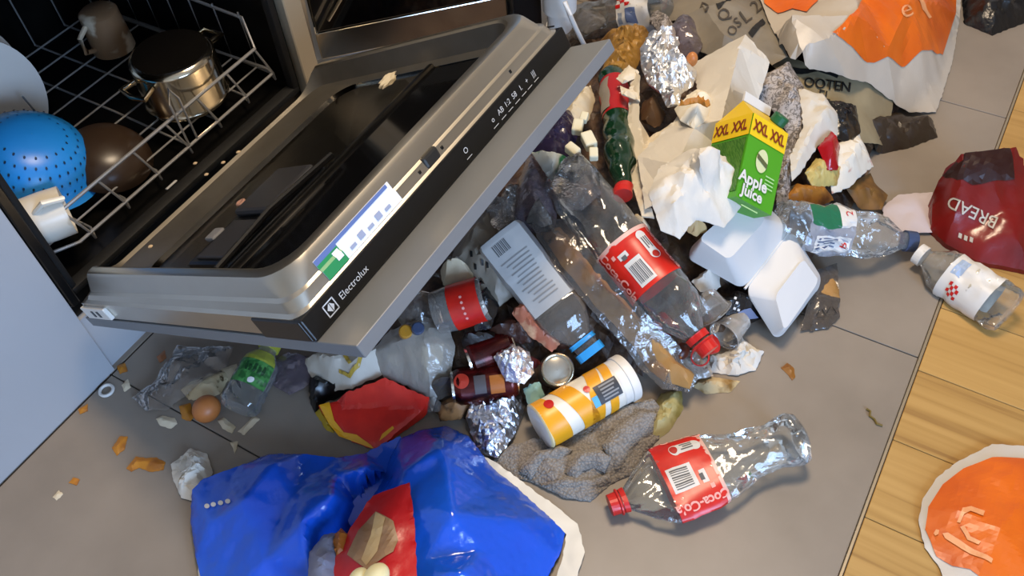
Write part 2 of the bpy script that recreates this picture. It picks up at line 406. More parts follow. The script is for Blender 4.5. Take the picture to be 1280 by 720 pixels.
cab = thing('kitchen_cabinet', 'pale grey base cabinet with a flat front beside the dishwasher', 'cabinet', (-.3, .3, 0))
child('carcass', box(-.6, -.001, .02, .6, 0, .84), m_lac, cab)
child('door', box(-.598, -.001, 0, .019, .001, .84, .0015, 2), m_lac, cab)
wt = tag(mk('worktop', join(box(-.6, .64, -.02, .61, .845, .885, .002, 1)), mat('worktop_stone', '#4a4744', .4)), 'dark worktop slab above the dishwasher', 'worktop')

dw = thing('dishwasher', 'built-in dishwasher with its steel-lined door dropped half open', 'dishwasher', (.3, .3, 0))
child('plinth', box(.001, .62, .012, .03, 0, .128), m_lac, dw)
child('tub_floor', box(.0, .60, .02, .58, .13, .185), m_tub, dw)
child('tub_side', box(.0, .018, .02, .58, .185, .82), m_tub, dw)
child('tub_side', box(.582, .60, .02, .58, .185, .82), m_tub, dw)
child('tub_back', box(.018, .582, .565, .58, .185, .82), m_tub, dw)
child('tub_top', box(.0, .60, .02, .58, .82, .838), m_tub, dw)
child('seal', join(box(.018, .03, .008, .024, .19, .82, .004, 2), box(.565, .58, .006, .024, .19, .82, .004, 2), box(.018, .58, .006, .03, .178, .192, .004, 2)), m_rubber, dw, smooth=True)
child('front_frame', box(.59, .632, -.004, .02, .135, .84, .002, 1), mat('warm_lit_steel', '#cbbda4', .35, .35), dw)  # stainless strip; the warm light on it is painted in as beige
child('front_frame', box(.001, .016, -.002, .02, .17, .84, .002, 1), m_black, dw)

A0 = np.array([0, -.03, .14]); ES = np.array([0, -.8837, .4680]); EN = np.array([0, .4680, .8837])
def D(t, s, n): return A0 + np.array([t, 0, 0]) + s * ES + n * EN
def dbox(t0, t1, s0, s1, n0, n1, bev=0.0, seg=2): return box(t0, t1, s0, s1, n0, n1, bev, seg, fn=D)
door = child('door', dbox(.004, .596, .03, .606, .021, .05), m_steel, dw)
def rrect(t0, t1, s0, s1, r, n, k=7):
    o = []
    for cx, cy, a in ((t1 - r, s1 - r, 0), (t0 + r, s1 - r, 90), (t0 + r, s0 + r, 180), (t1 - r, s0 + r, 270)):
        for i in range(k):
            q = math.radians(a + 90 * i / (k - 1)); ss = cy + r * math.sin(q); e = min(max((ss - .045) / .05, 0), 1)
            o.append(D(cx + r * math.cos(q), ss, n if n < .058 else .058 + (n - .058) * e * e * (3 - 2 * e)))
    return o
loops = [(.002, .598, .03, .614, .02, .045), (.002, .598, .03, .614, .02, .052), (.007, .593, .035, .611, .022, .055), (.010, .590, .038, .609, .028, .068), (.015, .585, .042, .606, .03, .071),
         (.019, .581, .046, .603, .045, .090), (.022, .578, .05, .600, .047, .0955), (.026, .574, .055, .596, .048, .097), (.034, .566, .057, .584, .048, .097), (.038, .562, .059, .580, .048, .0945),
         (.046, .554, .064, .568, .045, .064), (.054, .546, .150, .560, .045, .0565), (.058, .542, .156, .556, .045, .050)]
V = []; Fc = []; n = 28
for l in loops: V += rrect(*l)
for i in range(len(loops) - 1):
    for k in range(n): Fc.append([i*n+k, i*n+(k+1) % n, (i+1)*n+(k+1) % n, (i+1)*n+k])
Fc.append([(len(loops)-1)*n+k for k in range(n)])
pan = child('inner_panel', (np.array(V), Fc), m_steel, door)
me = pan.data
me.materials.append(None); me.materials.append(mat('band_steel', '#8f897e', .48, .85, var=('#7d776c', 12, 5, .35, .75)))
me.materials[1] = (mat('pan_steel', '#6e6a63', .16, 1.0, var=('#4c4943', 6, 6, .35, .75), bump=(14, .12, .004)))
for p in me.polygons:
    if p.index >= 28 * 11: p.material_index = 1
    elif p.index >= 28 * 9: p.material_index = 2
    p.use_smooth = True
me.set_sharp_from_angle(angle=math.radians(24))
child('step_ridge', dbox(.054, .546, .384, .394, .048, .064, .003, 2), m_tub, door, smooth=True)
child('raised_field', dbox(.062, .538, .392, .552, .048, .058, .001, 1), mat('reflected_black', '#171719', .1, .6), door)  # black reflection on the steel, put into the colour of this step
# detergent dispenser
disp = child('dispenser', join(dbox(.075, .285, .275, .385, .048, .066, .006, 2)), m_black, dw)
m_char = mat('charcoal_plastic', '#2e2e31', .42)
child('dispenser_lid', dbox(.175, .278, .283, .372, .064, .077, .006, 2), m_char, disp)
child('dispenser_flap', dbox(.085, .165, .295, .375, .064, .070, .003, 2), m_char, disp)
child('dispenser_latch', dbox(.125, .15, .262, .285, .062, .070, .003, 2), mat('grey_plastic', '#77777a', .5), disp)
child('dispenser_arm', tube([D(.06, .388, .072), D(.17, .386, .078), D(.30, .388, .072)], .005, 8), m_black, disp, smooth=True)
child('decor_panel', dbox(.002, .598, -.005, .685, 0, .0185, .0008, 1), m_lac_d, dw)
cs = child('control_strip', join(dbox(.001, .599, .600, .6165, .0195, .0515, .002, 2), dbox(-.0005, .05, .515, .612, .0195, .0505, .002, 2), dbox(.55, .6, .54, .612, .0195, .0505, .002, 2)), m_black, dw)
m_print = mat('white_print', '#c9ccce', .5)
def end_text(st, t, nn, size, sgap=.6172):
    v, f = text2d(st, size); return np.array([D(t + x, sgap, nn + y) for x, y in v]), [q[::-1] for q in f]
def end_quad(t0, t1, n0, n1, s=.6172): return np.array([D(t0, s, n0), D(t1, s, n0), D(t1, s, n1), D(t0, s, n1)]), [[0, 1, 2, 3]]
child('lettering', end_text('Electrolux', .082, .034, .0125), m_print, cs)
lg = .040; child('emblem', join(end_quad(lg-.009, lg+.009, .042, .0435), end_quad(lg-.009, lg+.009, .0265, .028), end_quad(lg-.009, lg-.0075, .0265, .0435), end_quad(lg+.0075, lg+.009, .0265, .0435),
      (np.array([D(lg-.006, .6172, .035), D(lg, .6172, .029), D(lg, .6172, .041)]), [[0, 1, 2]]), (np.array([D(lg+.006, .6172, .035), D(lg+.001, .6172, .041), D(lg+.001, .6172, .029)]), [[0, 1, 2]])), m_print, cs)
for i, (t, st) in enumerate(((.325, 'O'), (.392, 'o'), (.412, 'AB'), (.430, '1:2'), (.448, '58'), (.466, 'I.'), (.482, '+'), (.500, '|||'))):
    child('button_mark', join(end_text(st, t, .037, .011), end_quad(t - .006, t + .006, .0265, .0275)), m_print, cs)
# sticker on the end face of the pan
def facepatch(t0, t1, n0, n1, off):
    # end face between n=.071 and .090
    f = lambda n: np.interp(n, [.052, .055, .068, .071, .090], [.614, .611, .609, .606, .603])
    return np.array([D(t0, f(n0) + off, n0), D(t1, f(n0) + off, n0), D(t1, f(n1) + off, n1), D(t0, f(n1) + off, n1)]), [[0, 1, 2, 3]]
def strip(t0, t1, n0, n1, off):
    ns = sorted({n0, n1, *[q for q in (.055, .068, .071) if n0 < q < n1]}); return join(*[facepatch(t0, t1, a, b, off) for a, b in zip(ns, ns[1:])])
st = child('sticker', strip(.062, .205, .0555, .083, .001), mat('sticker_white', '#e6e8ee', .35), door)
child('sticker_green', strip(.062, .098, .0555, .076, .0016), mat('sticker_green', '#2c8a52', .4), dw)
child('sticker_blue', join(strip(.062, .098, .076, .0825, .0017), strip(.098, .2, .078, .0825, .0017)), mat('sticker_blue', '#5f74a8', .4), dw)
for i in range(5): child('sticker_print', strip(.108 + .017 * i, .118 + .017 * i, .060, .064 + .004 * (i % 2), .0017), mat('sticker_grey', '#9aa2b8', .4), dw)
child('sticker_seal', strip(.086, .096, .063, .074, .0022), mat('sticker_white', '#e6e8ee', .35), dw)
child('latch_hole', dbox(.262, .292, .600, .6125, .054, .072, .004, 2), mat('dark_grey_metal', '#3b3a38', .4, .6), dw)
for t in (.25, .30, .47): child('screw', dbox(t - .003, t + .003, .604, .6105, .058, .064, .001, 1), m_tub, dw)
child('hinge_plate', join(dbox(-.003, .004, .03, .11, .024, .046, .001, 1)), m_white, dw)
for s in (.062, .08): child('slot', dbox(-.0042, -.002, s, s + .006, .03, .041), m_black, dw)
child('spring_wire', tube([D(.6, .53, .05), D(.602, .56, .055), D(.602, .60, .053)], .0012, 6), m_black, dw)

# dish rack
m_wire = mat('wire_grey', '#a7a5a2', .3, .5)
rk = thing('dish_rack', 'grey wire lower rack full of dishes inside the dishwasher', 'rack', (.3, .3, .19))
zl, zu = .228, .292; x0, x1, y0, y1 = .06, .555, .035, .53
def wire(name, pts, r=.0022): return child(name, tube(pts, r, 7), m_wire, rk, smooth=True)
wire('rail', [(x0 - .03, y0 + .03, zl), (x0 + .02, y0, zl), (x1 - .005, y0, zl), (x1, y0 + .012, zl + .004), (x1, y1, zl)], .0028)
wire('rail', [(x0 - .03, y1, zl), (x0 - .03, y0 + .03, zl)], .0028)
wire('rail', [(x0 - .015, y1, zu), (x0 - .015, y0 + .03, zu), (x0 + .03, y0 + .005, zu), (x1 - .02, y0 + .005, zu), (x1 + .002, y0 + .04, zu + .04), (x1 + .002, y1, zu + .06)], .003)
wire('rail', [(x0 - .015, y1, zu + .06), (x1, y1, zu + .06)])
for i in range(7):
    x = x0 + .035 + .075 * i
    wire('wire', [(x - .012, y0 + .006, zu), (x + .008, y0, zl), (x + .012, y0 + .004, zl - .018), (x + .025, y0 + .03, zl - .02), (x + .02, y0 + .2, zl - .004), (x + .02, y1, zl - .004), (x + .02, y1 + .005, zu + .06)])
for j in range(8):
    y = y0 + .04 + .062 * j
    wire('wire', [(x0 - .018, y, zu), (x0 - .028, y, zl), (x1, y, zl), (x1 + .002, y + .006, zu + .05)], .0018)
for i in range(4):
    for j in range(3):
        x = .10 + .05 * i + .11 * 0; y = .30 + .06 * j
        wire('tine', [(x, y, zl), (x - .012, y, zl + .08)], .0017)
wire('handle_loop', [(.33, y0, zl), (.325, y0 - .004, zu + .03), (.335, y0 - .002, zu + .055), (.345, y0 - .004, zu + .03), (.35, y0, zl)], .002)

# dishes in the rack
def lathe_at(c, prof, n=40, axis=(0, 0, 1)):
    a = np.array(axis, float); a /= np.linalg.norm(a); e = np.cross(a, (.3, 1, .1)); e /= np.linalg.norm(e); g = np.cross(a, e); V = []; Fc = []
    for r, h in prof:
        for k in range(n):
            q = 2*math.pi*k/n; V.append(np.array(c) + h*a + r*(math.cos(q)*e + math.sin(q)*g))
    for i in range(len(prof)-1):
        for k in range(n): Fc.append([i*n+k, i*n+(k+1) % n, (i+1)*n+(k+1) % n, (i+1)*n+k])
    return np.array(V), Fc
pc = np.array([.425, .125, .236]); m_pot = mat('pot_steel', '#cfc3ac', .16, 1.0, bump=(40, .05, .002))
pot = thing('saucepan', 'shiny stainless saucepan with a dark base turned up in the dish rack', 'saucepan', pc)
pax = (-.10, -.12, 1)
child('body', lathe_at(pc, [(.066, 0), (.075, .002), (.0765, .008), (.074, .012), (.0735, .085), (.072, .09), (.066, .094)]), m_pot, pot, smooth=True)
child('base', lathe_at(pc, [(.066, .094), (.064, .0965), (.05, .0965), (.03, .096), (.0005, .096)]), mat('pot_base', '#1d1b19', .12, .6), pot, smooth=True)
child('handle', join(tube([pc + np.array([-.073, -.02, .075]), pc + np.array([-.098, -.028, .072]), pc + np.array([-.103, 0, .07]), pc + np.array([-.098, .028, .072]), pc + np.array([-.073, .02, .075])], .005, 8)), m_pot, pot, smooth=True)
child('handle', join(tube([pc + np.array([.073, -.02, .075]), pc + np.array([.1, -.02, .072]), pc + np.array([.1, .02, .072]), pc + np.array([.073, .02, .075])], .005, 8)), m_pot, pot, smooth=True)
cc = np.array([.145, .20, .262]); m_blue = mat('blue_plastic', '#1f86d8', .35)
col = thing('colander', 'bright blue plastic colander tipped over in the dish rack', 'colander', cc)
cax = (.25, -.35, .9)
child('bowl', lathe_at(cc, [(.105, 0), (.108, .004), (.1, .01), (.092, .03), (.078, .055), (.055, .07), (.03, .075), (.0005, .076)], 48, cax), m_blue, col, smooth=True)
ca = np.array(cax) / np.linalg.norm(cax); ce = np.cross(ca, (.3, 1, .1)); ce /= np.linalg.norm(ce); cg = np.cross(ca, ce)
hv = []
for row, (r, h, nr) in enumerate(((.0945, .025, 44), (.088, .040, 40), (.079, .0545, 34), (.066, .064, 28), (.05, .0715, 20))):
    for k in range(nr):
        q = 2*math.pi*(k + .5*(row % 2))/nr; p = cc + (h + .0006)*ca + (r+.0006)*(math.cos(q)*ce + math.sin(q)*cg); t = -math.sin(q)*ce + math.cos(q)*cg
        nn = (p - cc - .01*ca); nn /= np.linalg.norm(nn); b = np.cross(nn, t)
        hv.append((np.array([p + .0019*(math.cos(x)*t + 1.5*math.sin(x)*b) for x in np.linspace(0, 6.283, 7)[:-1]]), [[0, 1, 2, 3, 4, 5]]))
child('drain_holes', join(*hv), mat('hole_dark', '#0b2c4a', .6), col, kind='stuff')
mc = np.array([.075, .085, .238]); mug = thing('mug', 'white mug with tea stains lying in the dish rack', 'mug', mc)
m_mug = mat('stained_white', '#dcd6c8', .3, var=('#8a7442', 22, 4, .58, .72))
child('body', lathe_at(mc + np.array([-.05, .02, .035]), [(.0, .0), (.034, .0), (.038, .004), (.04, .06), (.039, .088), (.036, .088), (.035, .05), (.0, .01)], 36, (.8, -.45, -.05)), m_mug, mug, smooth=True)
child('handle', tube([mc + np.array([-.02, -.02, .06]), mc + np.array([-.005, -.035, .078]), mc + np.array([.02, -.045, .07]), mc + np.array([.015, -.03, .05])], .005, 8), m_mug, mug, smooth=True)
bc = np.array([.235, .135, .232]); bw = thing('glass_bowl', 'brown tinted glass bowl behind the wire of the dish rack', 'bowl', bc)
child('bowl', lathe_at(bc, [(.0005, .040), (.03, .039), (.055, .028), (.068, .012), (.072, 0), (.074, .001), (.07, .015), (.057, .031), (.03, .043), (.0005, .044)], 40, (.1, -.3, .9)), mat('brown_glass', '#33261c', .3, spec=.4), bw, smooth=True)
pl = tag(mk('plate', lathe_at((.20, .34, .31), [(.0, 0), (.06, .0), (.1, .012), (.101, .014), (.06, .004), (.0, .004)], 44, (.15, -.9, .25)), m_white, smooth=True), 'white plate standing behind the blue colander', 'plate')
tag(mk('plate', lathe_at((.22, .42, .31), [(.0, 0), (.06, .0), (.1, .012), (.101, .014), (.06, .004), (.0, .004)], 44, (.15, -.9, .25)), m_white, smooth=True), 'white plate furthest back in the dish rack', 'plate')
cp = np.array([.47, .36, .235]); cup = thing('clay_cup', 'small brown cup behind the saucepan in the rack', 'cup', cp)
child('body', lathe_at(cp, [(.025, 0), (.04, .002), (.036, .08), (.030, .085), (.0, .085)], 32), mat('brown_glaze', '#8a6a4c', .4, var=('#d0bfa5', 20, 3, .5, .6)), cup, smooth=True)
child('handle', tube([cp + np.array([-.036, 0, .07]), cp + np.array([-.06, -.005, .06]), cp + np.array([-.06, -.005, .03]), cp + np.array([-.038, 0, .02])], .005, 8), mat('brown_glaze', ''), cup, smooth=True)

# diagonal oven in the corner, drain and the dark box beyond
e1 = np.array([.7071, -.7071, 0]); en = np.array([-.7071, -.7071, 0]); O0 = np.array([.650, .003, 0])
def OV(a, b, z): return O0 + a*e1 - b*en + np.array([0, 0, z])
def obox(a0, a1, b0, b1, z0, z1, bev=0.0): return box(a0, a1, b0, b1, z0, z1, bev, 2, fn=OV)
ov = thing('oven', 'built-in oven with black glass front set diagonally in the corner', 'oven', OV(.2, .2, 0))
child('body', obox(0, .37, .03, .24, .2, .80), m_black, ov)
child('glass_door', obox(.004, .366, 0, .03, .262, .80, .003), m_gloss, ov)
child('steel_band', obox(.0, .37, .004, .03, .2, .258, .002), m_steelb, ov)
child('base_panel', obox(-.01, .37, .012, .24, 0, .197), m_lac, ov)
child('hinge_arm', tube([OV(.03, -.002, .285), OV(.05, -.004, .31), OV(.09, -.004, .36)], .003, 8), m_steelb, ov)
bb = thing('black_box', 'black plastic box edge standing beside the corner oven', 'box', OV(.40, .1, .1))
child('box', obox(.374, .43, -.03, .06, .19, .5, .004), m_black, bb)
child('lid', obox(.3735, .434, -.034, .062, .5, .52, .004), m_black, bb)
sk = thing('sink_cabinet', 'pale grey sink cabinet side standing beyond the corner oven', 'cabinet', (1.25, -.1, 0))
child('side', box(1.09, 1.5, -.20, -.18, 0, .84), m_lac, sk)
child('bottom', box(1.09, 1.5, -.18, .3, .08, .098), m_lac, sk)
child('back', box(1.5, 1.52, -.20, .3, 0, .84), m_lac, sk)
# ------------------------------------------------------------------ the heap
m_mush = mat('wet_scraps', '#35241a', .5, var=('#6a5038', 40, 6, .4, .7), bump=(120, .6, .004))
m_foil = mat('aluminium_foil', '#f2f2f2', .34, 1.0, bump=(160, .5, .003))
m_foil2 = mat('aluminium_foil_dull', '#e2e5ec', .28, 1.0, bump=(160, .5, .003))
m_paper = mat('white_paper', '#cbc4b6', .75, bump=(70, .15, .002))
m_tissue = mat('white_tissue', '#d8d2c6', .85, bump=(160, .25, .002))
m_cream = mat('cream_paper', '#cfc2a6', .7, var=('#b7a57f', 14, 4, .45, .7), bump=(60, .25, .003))
m_kraft = mat('brown_paper', '#a97f47', .55, var=('#8a6430', 12, 4, .4, .7), bump=(50, .3, .003))
m_tan = mat('tan_wrapper', '#a67c35', .4, var=('#6d4c1e', 18, 5, .45, .7), bump=(50, .4, .004))
m_red = mat('label_red', '#d8281a', .33, var=('#c01d14', 25, 3, .4, .7))
m_redcap = mat('cap_red', '#c8201a', .35)
m_lab_w = mat('label_white', '#d9d6d0', .45)
m_lab_g = mat('label_grey', '#b9b9b6', .4, var=('#a9a9a8', 20, 3, .4, .7))
m_ink = mat('ink_grey', '#5d5d5d', .6)
m_dark = mat('ink_black', '#161514', .6)
m_pinkink = mat('ink_pale_red', '#f0a79b', .5)
m_pet = clear('clear_bottle', '#f4f6f5', '#d4d6d5', .05, .5, .09, (45, .3, .004))
m_pet_g = clear('green_bottle', '#2f7a4a', '#174a2a', .35, .75, .12, (45, .4, .004))
m_film = clear('clear_film', '#f4f1ee', '#d6cfc8', .04, .34, .12, (80, .6, .004))
m_film_w = clear('milky_film', '#e8e4de', '#d9d2c6', .34, .75, .25, (70, .6, .004))
m_film_p = clear('lilac_film', '#c9bcc4', '#8f838c', .3, .65, .15, (70, .7, .005))
m_film_k = clear('smoky_film', '#8a8078', '#6b625a', .42, .75, .2, (70, .7, .005))
m_styro = mat('foam_white', '#d6d4d0', .6, bump=(500, .05, .0005))
m_blackf = mat('black_wrapper', '#121112', .25, bump=(60, .6, .004))

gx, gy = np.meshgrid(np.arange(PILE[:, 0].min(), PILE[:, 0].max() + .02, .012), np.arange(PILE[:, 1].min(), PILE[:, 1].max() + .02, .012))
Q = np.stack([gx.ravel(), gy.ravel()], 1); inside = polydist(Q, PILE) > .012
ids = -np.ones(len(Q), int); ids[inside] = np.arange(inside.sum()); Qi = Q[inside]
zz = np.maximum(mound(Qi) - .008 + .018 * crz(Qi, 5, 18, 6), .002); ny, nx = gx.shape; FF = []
for j in range(ny - 1):
    for i in range(nx - 1):
        q = [ids[j*nx+i], ids[j*nx+i+1], ids[(j+1)*nx+i+1], ids[(j+1)*nx+i]]
        if min(q) >= 0: FF.append(q)
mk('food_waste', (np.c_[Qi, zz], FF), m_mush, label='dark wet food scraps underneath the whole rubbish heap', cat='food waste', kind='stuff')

# ---- soft-drink bottles
def cola_label(R, root, h0, h1, big=True, flip=1):
    hm = (h0 + h1) / 2; Lh = (h1 - h0)
    lb = mk('label', R.lathe(h0, h1, 10, 48, .0006), m_red, root, smooth=True)
    mk('label_rim', join(R.lathe(h0 - .006, h0 + .012, 3, 48, .0007), ), mat('label_pale', '#e2b7a8', .4), root, smooth=True)
    bc = mk('barcode', R.patch(-14*flip, 22*flip, hm - .02, hm + Lh*.42, .0014), m_lab_w, lb)
    for i in range(9):
        a = -10 + 3.3 * i
        mk('bar', R.patch(a*flip, (a + (1.4 if i % 3 else 2.2))*flip, hm + .0, hm + Lh*.36, .0019, 1, 4), m_ink, lb)
    mk('code_square', R.patch(2*flip, 22*flip, hm - Lh*.28, hm - .04, .0014), m_lab_w, lb)
    mk('code_print', R.patch(7*flip, 17*flip, hm - Lh*.22, hm - Lh*.14, .0019, 3, 3), m_ink, lb)
    mk('pill', join(R.patch(-52*flip, -32*flip, hm - Lh*.34, hm + Lh*.06, .0014), R.disc(-42*flip, hm - Lh*.34, .0085, .0013), R.disc(-42*flip, hm + Lh*.06, .0085, .0013)), m_lab_w, lb)
    mk('pill_print', join(*[R.patch((-49 + 5*i)*flip, (-46.5 + 5*i)*flip, hm - Lh*.3, hm - Lh*(.06 + .05*(i % 2)), .002, 1, 3) for i in range(3)]), m_ink, lb)
    mk('recycle_mark', R.disc(-42*flip, hm + Lh*.08, .006, .002), mat('ink_red', '#b3261c', .5), lb)
    mk('lettering', R.text('Coca-Cola', 50*flip, hm, .019 if flip < 0 else .021, 0, .0016, .0005), m_pinkink, lb)
    mk('lettering', R.patch(26*flip, 34*flip, hm - Lh*.34, hm - Lh*.26, .0015, 3, 2), m_pinkink, lb)
    mk('lettering', R.text('Coca-Cola', -76*flip, hm, .02, 0, .0016, .0005), m_pinkink, lb)
    return lb
BOT = [(0, .012), (.008, .030), (.025, .040), (.05, .0435), (.12, .045), (.42, .0445), (.46, .043), (.62, .0432), (.66, .0445), (.74, .043), (.82, .034), (.88, .022), (.915, .0145), (.94, .0135), (.95, .0165), (.955, .0165), (.96, .0133), (1, .0133)]
def dent1(x, y, h, th, q):
    # flattened and twisted, waist pinched
    k = np.interp(q, [0, .07, .16, .30, .42, .52, .72, .85, 1], [.95, .85, .55, .42, .40, .36, .36, .6, 1])
    wd = np.interp(q, [0, .07, .16, .30, .42, .52, .72, .85, 1], [.95, .92, .74, .82, 1.18, 1.38, 1.40, 1.2, 1])
    d = .008 * crz(np.stack([np.cos(th), np.sin(th), q * 5], -1).reshape(-1, 3), 3, 1.3, 6).reshape(np.shape(th)) * np.interp(q, [0, .05, .45, .5, .68, .75, .9, 1], [.6, 1.6, 1.1, .35, .35, 1.4, .3, 0])
    return (x * k + d * np.sign(x + 1e-9)), y * wd + d * .6, h + .2 * d
R1 = Round(W(1004, 545, .042), W(762, 632, .022), BOT, face=(.25, -.9, 3), dent=dent1)
b1 = thing('cola_bottle', 'flattened clear cola bottle with a red label alone on the tiles', 'bottle', W(880, 590))
mk('body', R1.lathe(0, .955, 60, 56, 0, True), m_pet, b1, smooth=True); cola_label(R1, b1, .47, .72, flip=-1)
mk('cap', R1.lathe(.945, 1.0, 4, 24, .0025, True, True), m_redcap, b1, smooth=False)
mk('tamper_ring', R1.lathe(.915, .94, 3, 24, .003), m_redcap, b1)

def dent2(x, y, h, th, q):
    d = .007 * crz(np.stack([np.cos(th), np.sin(th), q * 6], -1).reshape(-1, 3), 8, 1.2, 6).reshape(np.shape(th)) * np.interp(q, [0, .1, .4, .44, .66, .72, .88, 1], [.5, 1.3, .9, .15, .15, 1.6, .8, 0])
    return x * (1 - .10*np.sin(q*3)) + d, y * (1 + .08*np.sin(q*3)) + d, h
R2 = Round(W(700, 212, .075), W(888, 440, .095), BOT, dent=dent2)
b2 = thing('cola_bottle', 'big clear cola bottle with red label lying across the heap beside crumpled napkin', 'bottle', R2.p0)
mk('body', R2.lathe(0, .955, 60, 56, 0, True), m_pet, b2, smooth=True); cola_label(R2, b2, .43, .665)
mk('cap', R2.lathe(.95, 1.0, 4, 24, .0025, True, True), m_redcap, b2)
mk('tamper_ring', R2.lathe(.912, .94, 3, 24, .0035), m_redcap, b2)
mk('base_mark', (lambda v, f: (np.array([R2.p0 - R2.a*.001 + x*R2.e*1 + y*R2.g for x, y in v]), f))(*text2d('2', .02)), m_redcap, b2)

GB = [(0, .010), (.01, .022), (.04, .026), (.3, .0265), (.34, .025), (.56, .025), (.62, .0265), (.75, .024), (.85, .016), (.92, .0125), (1, .0125)]
RG = Round(W(766, 92, .07), W(780, 246, .075), GB, dent=lambda x, y, h, th, q: (x + .003*np.sin(q*40)*np.clip(q*3-1, 0, 1), y + .002*np.sin(q*40), h))
bg = thing('green_bottle', 'green plastic soda bottle with a red label wedged beside the cardboard tray', 'bottle', RG.p0)
mk('body', RG.lathe(0, .94, 50, 40, 0, True), m_pet_g, bg, smooth=True)
lb = mk('label', RG.lathe(.10, .40, 6, 40, .0006), mat('label_dark_red', '#a8151a', .4), bg, smooth=True)
mk('label_band', RG.patch(20, 70, .12, .38, .0012), mat('label_grey2', '#8d8478', .5), lb); mk('lettering', RG.text('2', -25, .26, .03, 90), m_pinkink, lb)
mk('cap', RG.lathe(.925, 1.0, 3, 24, .003, True, True), m_redcap, bg)

JB = [(0, .022), (.015, .036), (.05, .039), (.30, .039), (.34, .0375), (.60, .038), (.66, .039), (.72, .037), (.80, .029), (.86, .0195), (.885, .018), (.90, .019), (1, .019)]
RJ = Round(W(622, 292, .055), W(741, 444, .055), JB, sq=.45, dent=lambda x, y, h, th, q: (x*.85, y*1.08, h))
bj = thing('juice_bottle', 'clear squarish juice bottle with pale grey printed label and blue cap', 'bottle', RJ.p0)
mk('body', RJ.lathe(0, .90, 40, 48, 0, True), clear('tinted_bottle', '#e3dcd2', '#b9b2aa', .14, .6, .1, (40, .4, .004)), bj, smooth=True)
lb = mk('label', RJ.lathe(.02, .60, 16, 48, .0008), m_lab_g, bj, smooth=True)
mk('label_panel', RJ.patch(-78, -48, .05, .58, .0014, 4, 8), mat('label_dark', '#85868a', .5), lb)
for i in range(9): mk('bar', RJ.patch(-4 + 3.6*i, -4 + 3.6*i + (1.6 if i % 2 else 2.4), .07, .15, .002, 1, 3), m_ink, lb)
for i in range(12):
    h = .20 + .03*i; a = -30 + (i*37 % 9); mk('print_line', RJ.patch(a, 34 - (i*23 % 16), h, h + .008, .0018, 5, 1), mat('ink_light', '#8d8d8c', .6), lb)
mk('lettering', RJ.text('3', -60, .50, .02, 90, .002), m_dark, lb)
mk('cap', RJ.lathe(.945, 1.0, 3, 28, .003, True, True), mat('cap_blue', '#2a93d6', .4), bj); mk('tamper_ring', RJ.lathe(.875, .905, 3, 28, .003), mat('cap_blue', ''), bj)
mk('thread', RJ.lathe(.905, .945, 4, 28, -.001), m_pet, bj)

WB = [(0, .012), (.01, .032), (.05, .036), (.12, .037), (.5, .036), (.55, .034), (.66, .036), (.76, .033), (.86, .02), (.92, .0135), (1, .0135)]
def dent3(seed, am):
    def f(x, y, h, th, q):
        d = am * crz(np.stack([np.cos(th), np.sin(th), q * 5], -1).reshape(-1, 3), seed, 1.4, 6).reshape(np.shape(th)) * np.interp(q, [0, .1, .85, 1], [.6, 1.2, .6, 0])
        return x * .8 + d, y * 1.12 + d, h
    return f
R3 = Round(W(972, 278, .05), W(1140, 302, .03), WB, dent=dent3(12, .012))
b3 = thing('water_bottle', 'crushed clear water bottle with green and white label beside the foam box', 'bottle', R3.p0)
mk('body', R3.lathe(0, .97, 50, 44, 0, True), m_pet, b3, smooth=True)
lb = mk('label', R3.lathe(.16, .50, 12, 44, .0006), clear('label_clear_white', '#dfe3ea', '#b7bcc8', .45, .8, .3), b3, smooth=True)
mk('label_green', R3.patch(-70, -10, .17, .38, .0012), mat('label_green', '#1f6a4a', .4), lb); mk('label_white', R3.patch(-75, -10, .38, .5, .0013), m_lab_w, lb)
mk('label_white', R3.patch(15, 60, .22, .48, .0013), m_lab_w, lb); mk('lettering', R3.text('2', -48, .45, .02, 90, .002), m_redcap, lb); mk('lettering', R3.text('B', 38, .44, .018, 90, .002), m_redcap, lb)
for i in range(4): mk('stripe', R3.patch(20 + 8*i, 23 + 8*i, .24, .38, .002, 1, 4), mat('ink_blue', '#4a5878', .5), lb)
mk('cap', R3.lathe(.94, 1.02, 3, 24, .003, True, True), mat('cap_navy', '#3c4a68', .4), b3)
R4 = Round(W(1262, 392, .036), W(1150, 318, .03), WB, dent=dent3(15, .006))
b4 = thing('water_bottle', 'clear bottle with white label and red checks near the wooden floor', 'bottle', R4.p0)
mk('body', R4.lathe(0, .97, 50, 44, 0, True), m_pet, b4, smooth=True)
lb = mk('label', R4.lathe(.2, .66, 12, 44, .0006), m_lab_w, b4, smooth=True)
mk('text_block', R4.patch(5, 50, .52, .62, .0013), mat('ink_paleblue', '#9fb3cf', .5), lb)
for i in range(4):
    for j in range(4):
        if (i + j) % 2 == 0: mk('check', R4.patch(-50 + 9*i, -41 + 9*i, .44 + .03*j, .47 + .03*j, .0013, 2, 2), m_redcap, lb)
mk('cap', R4.lathe(.95, 1.03, 3, 24, .003, True, True), m_lab_w, b4)
R5 = Round(W(836, 8, .05), W(690, 36, .05), WB, dent=dent3(19, .008))
b5 = thing('water_bottle', 'clear crumpled bottle with white label and blue print beyond the foil', 'bottle', R5.p0)
mk('body', R5.lathe(0, .97, 50, 44, 0, True), m_pet, b5, smooth=True)
lb = mk('label', R5.lathe(.10, .36, 10, 44, .0006), m_lab_w, b5, smooth=True)
mk('text_block', R5.patch(-25, 15, .2, .28, .0013), mat('ink_slate', '#5f6f94', .5), lb); mk('text_block', R5.patch(-25, 10, .31, .345, .0013), mat('ink_greyblue', '#8d97a8', .5), lb)
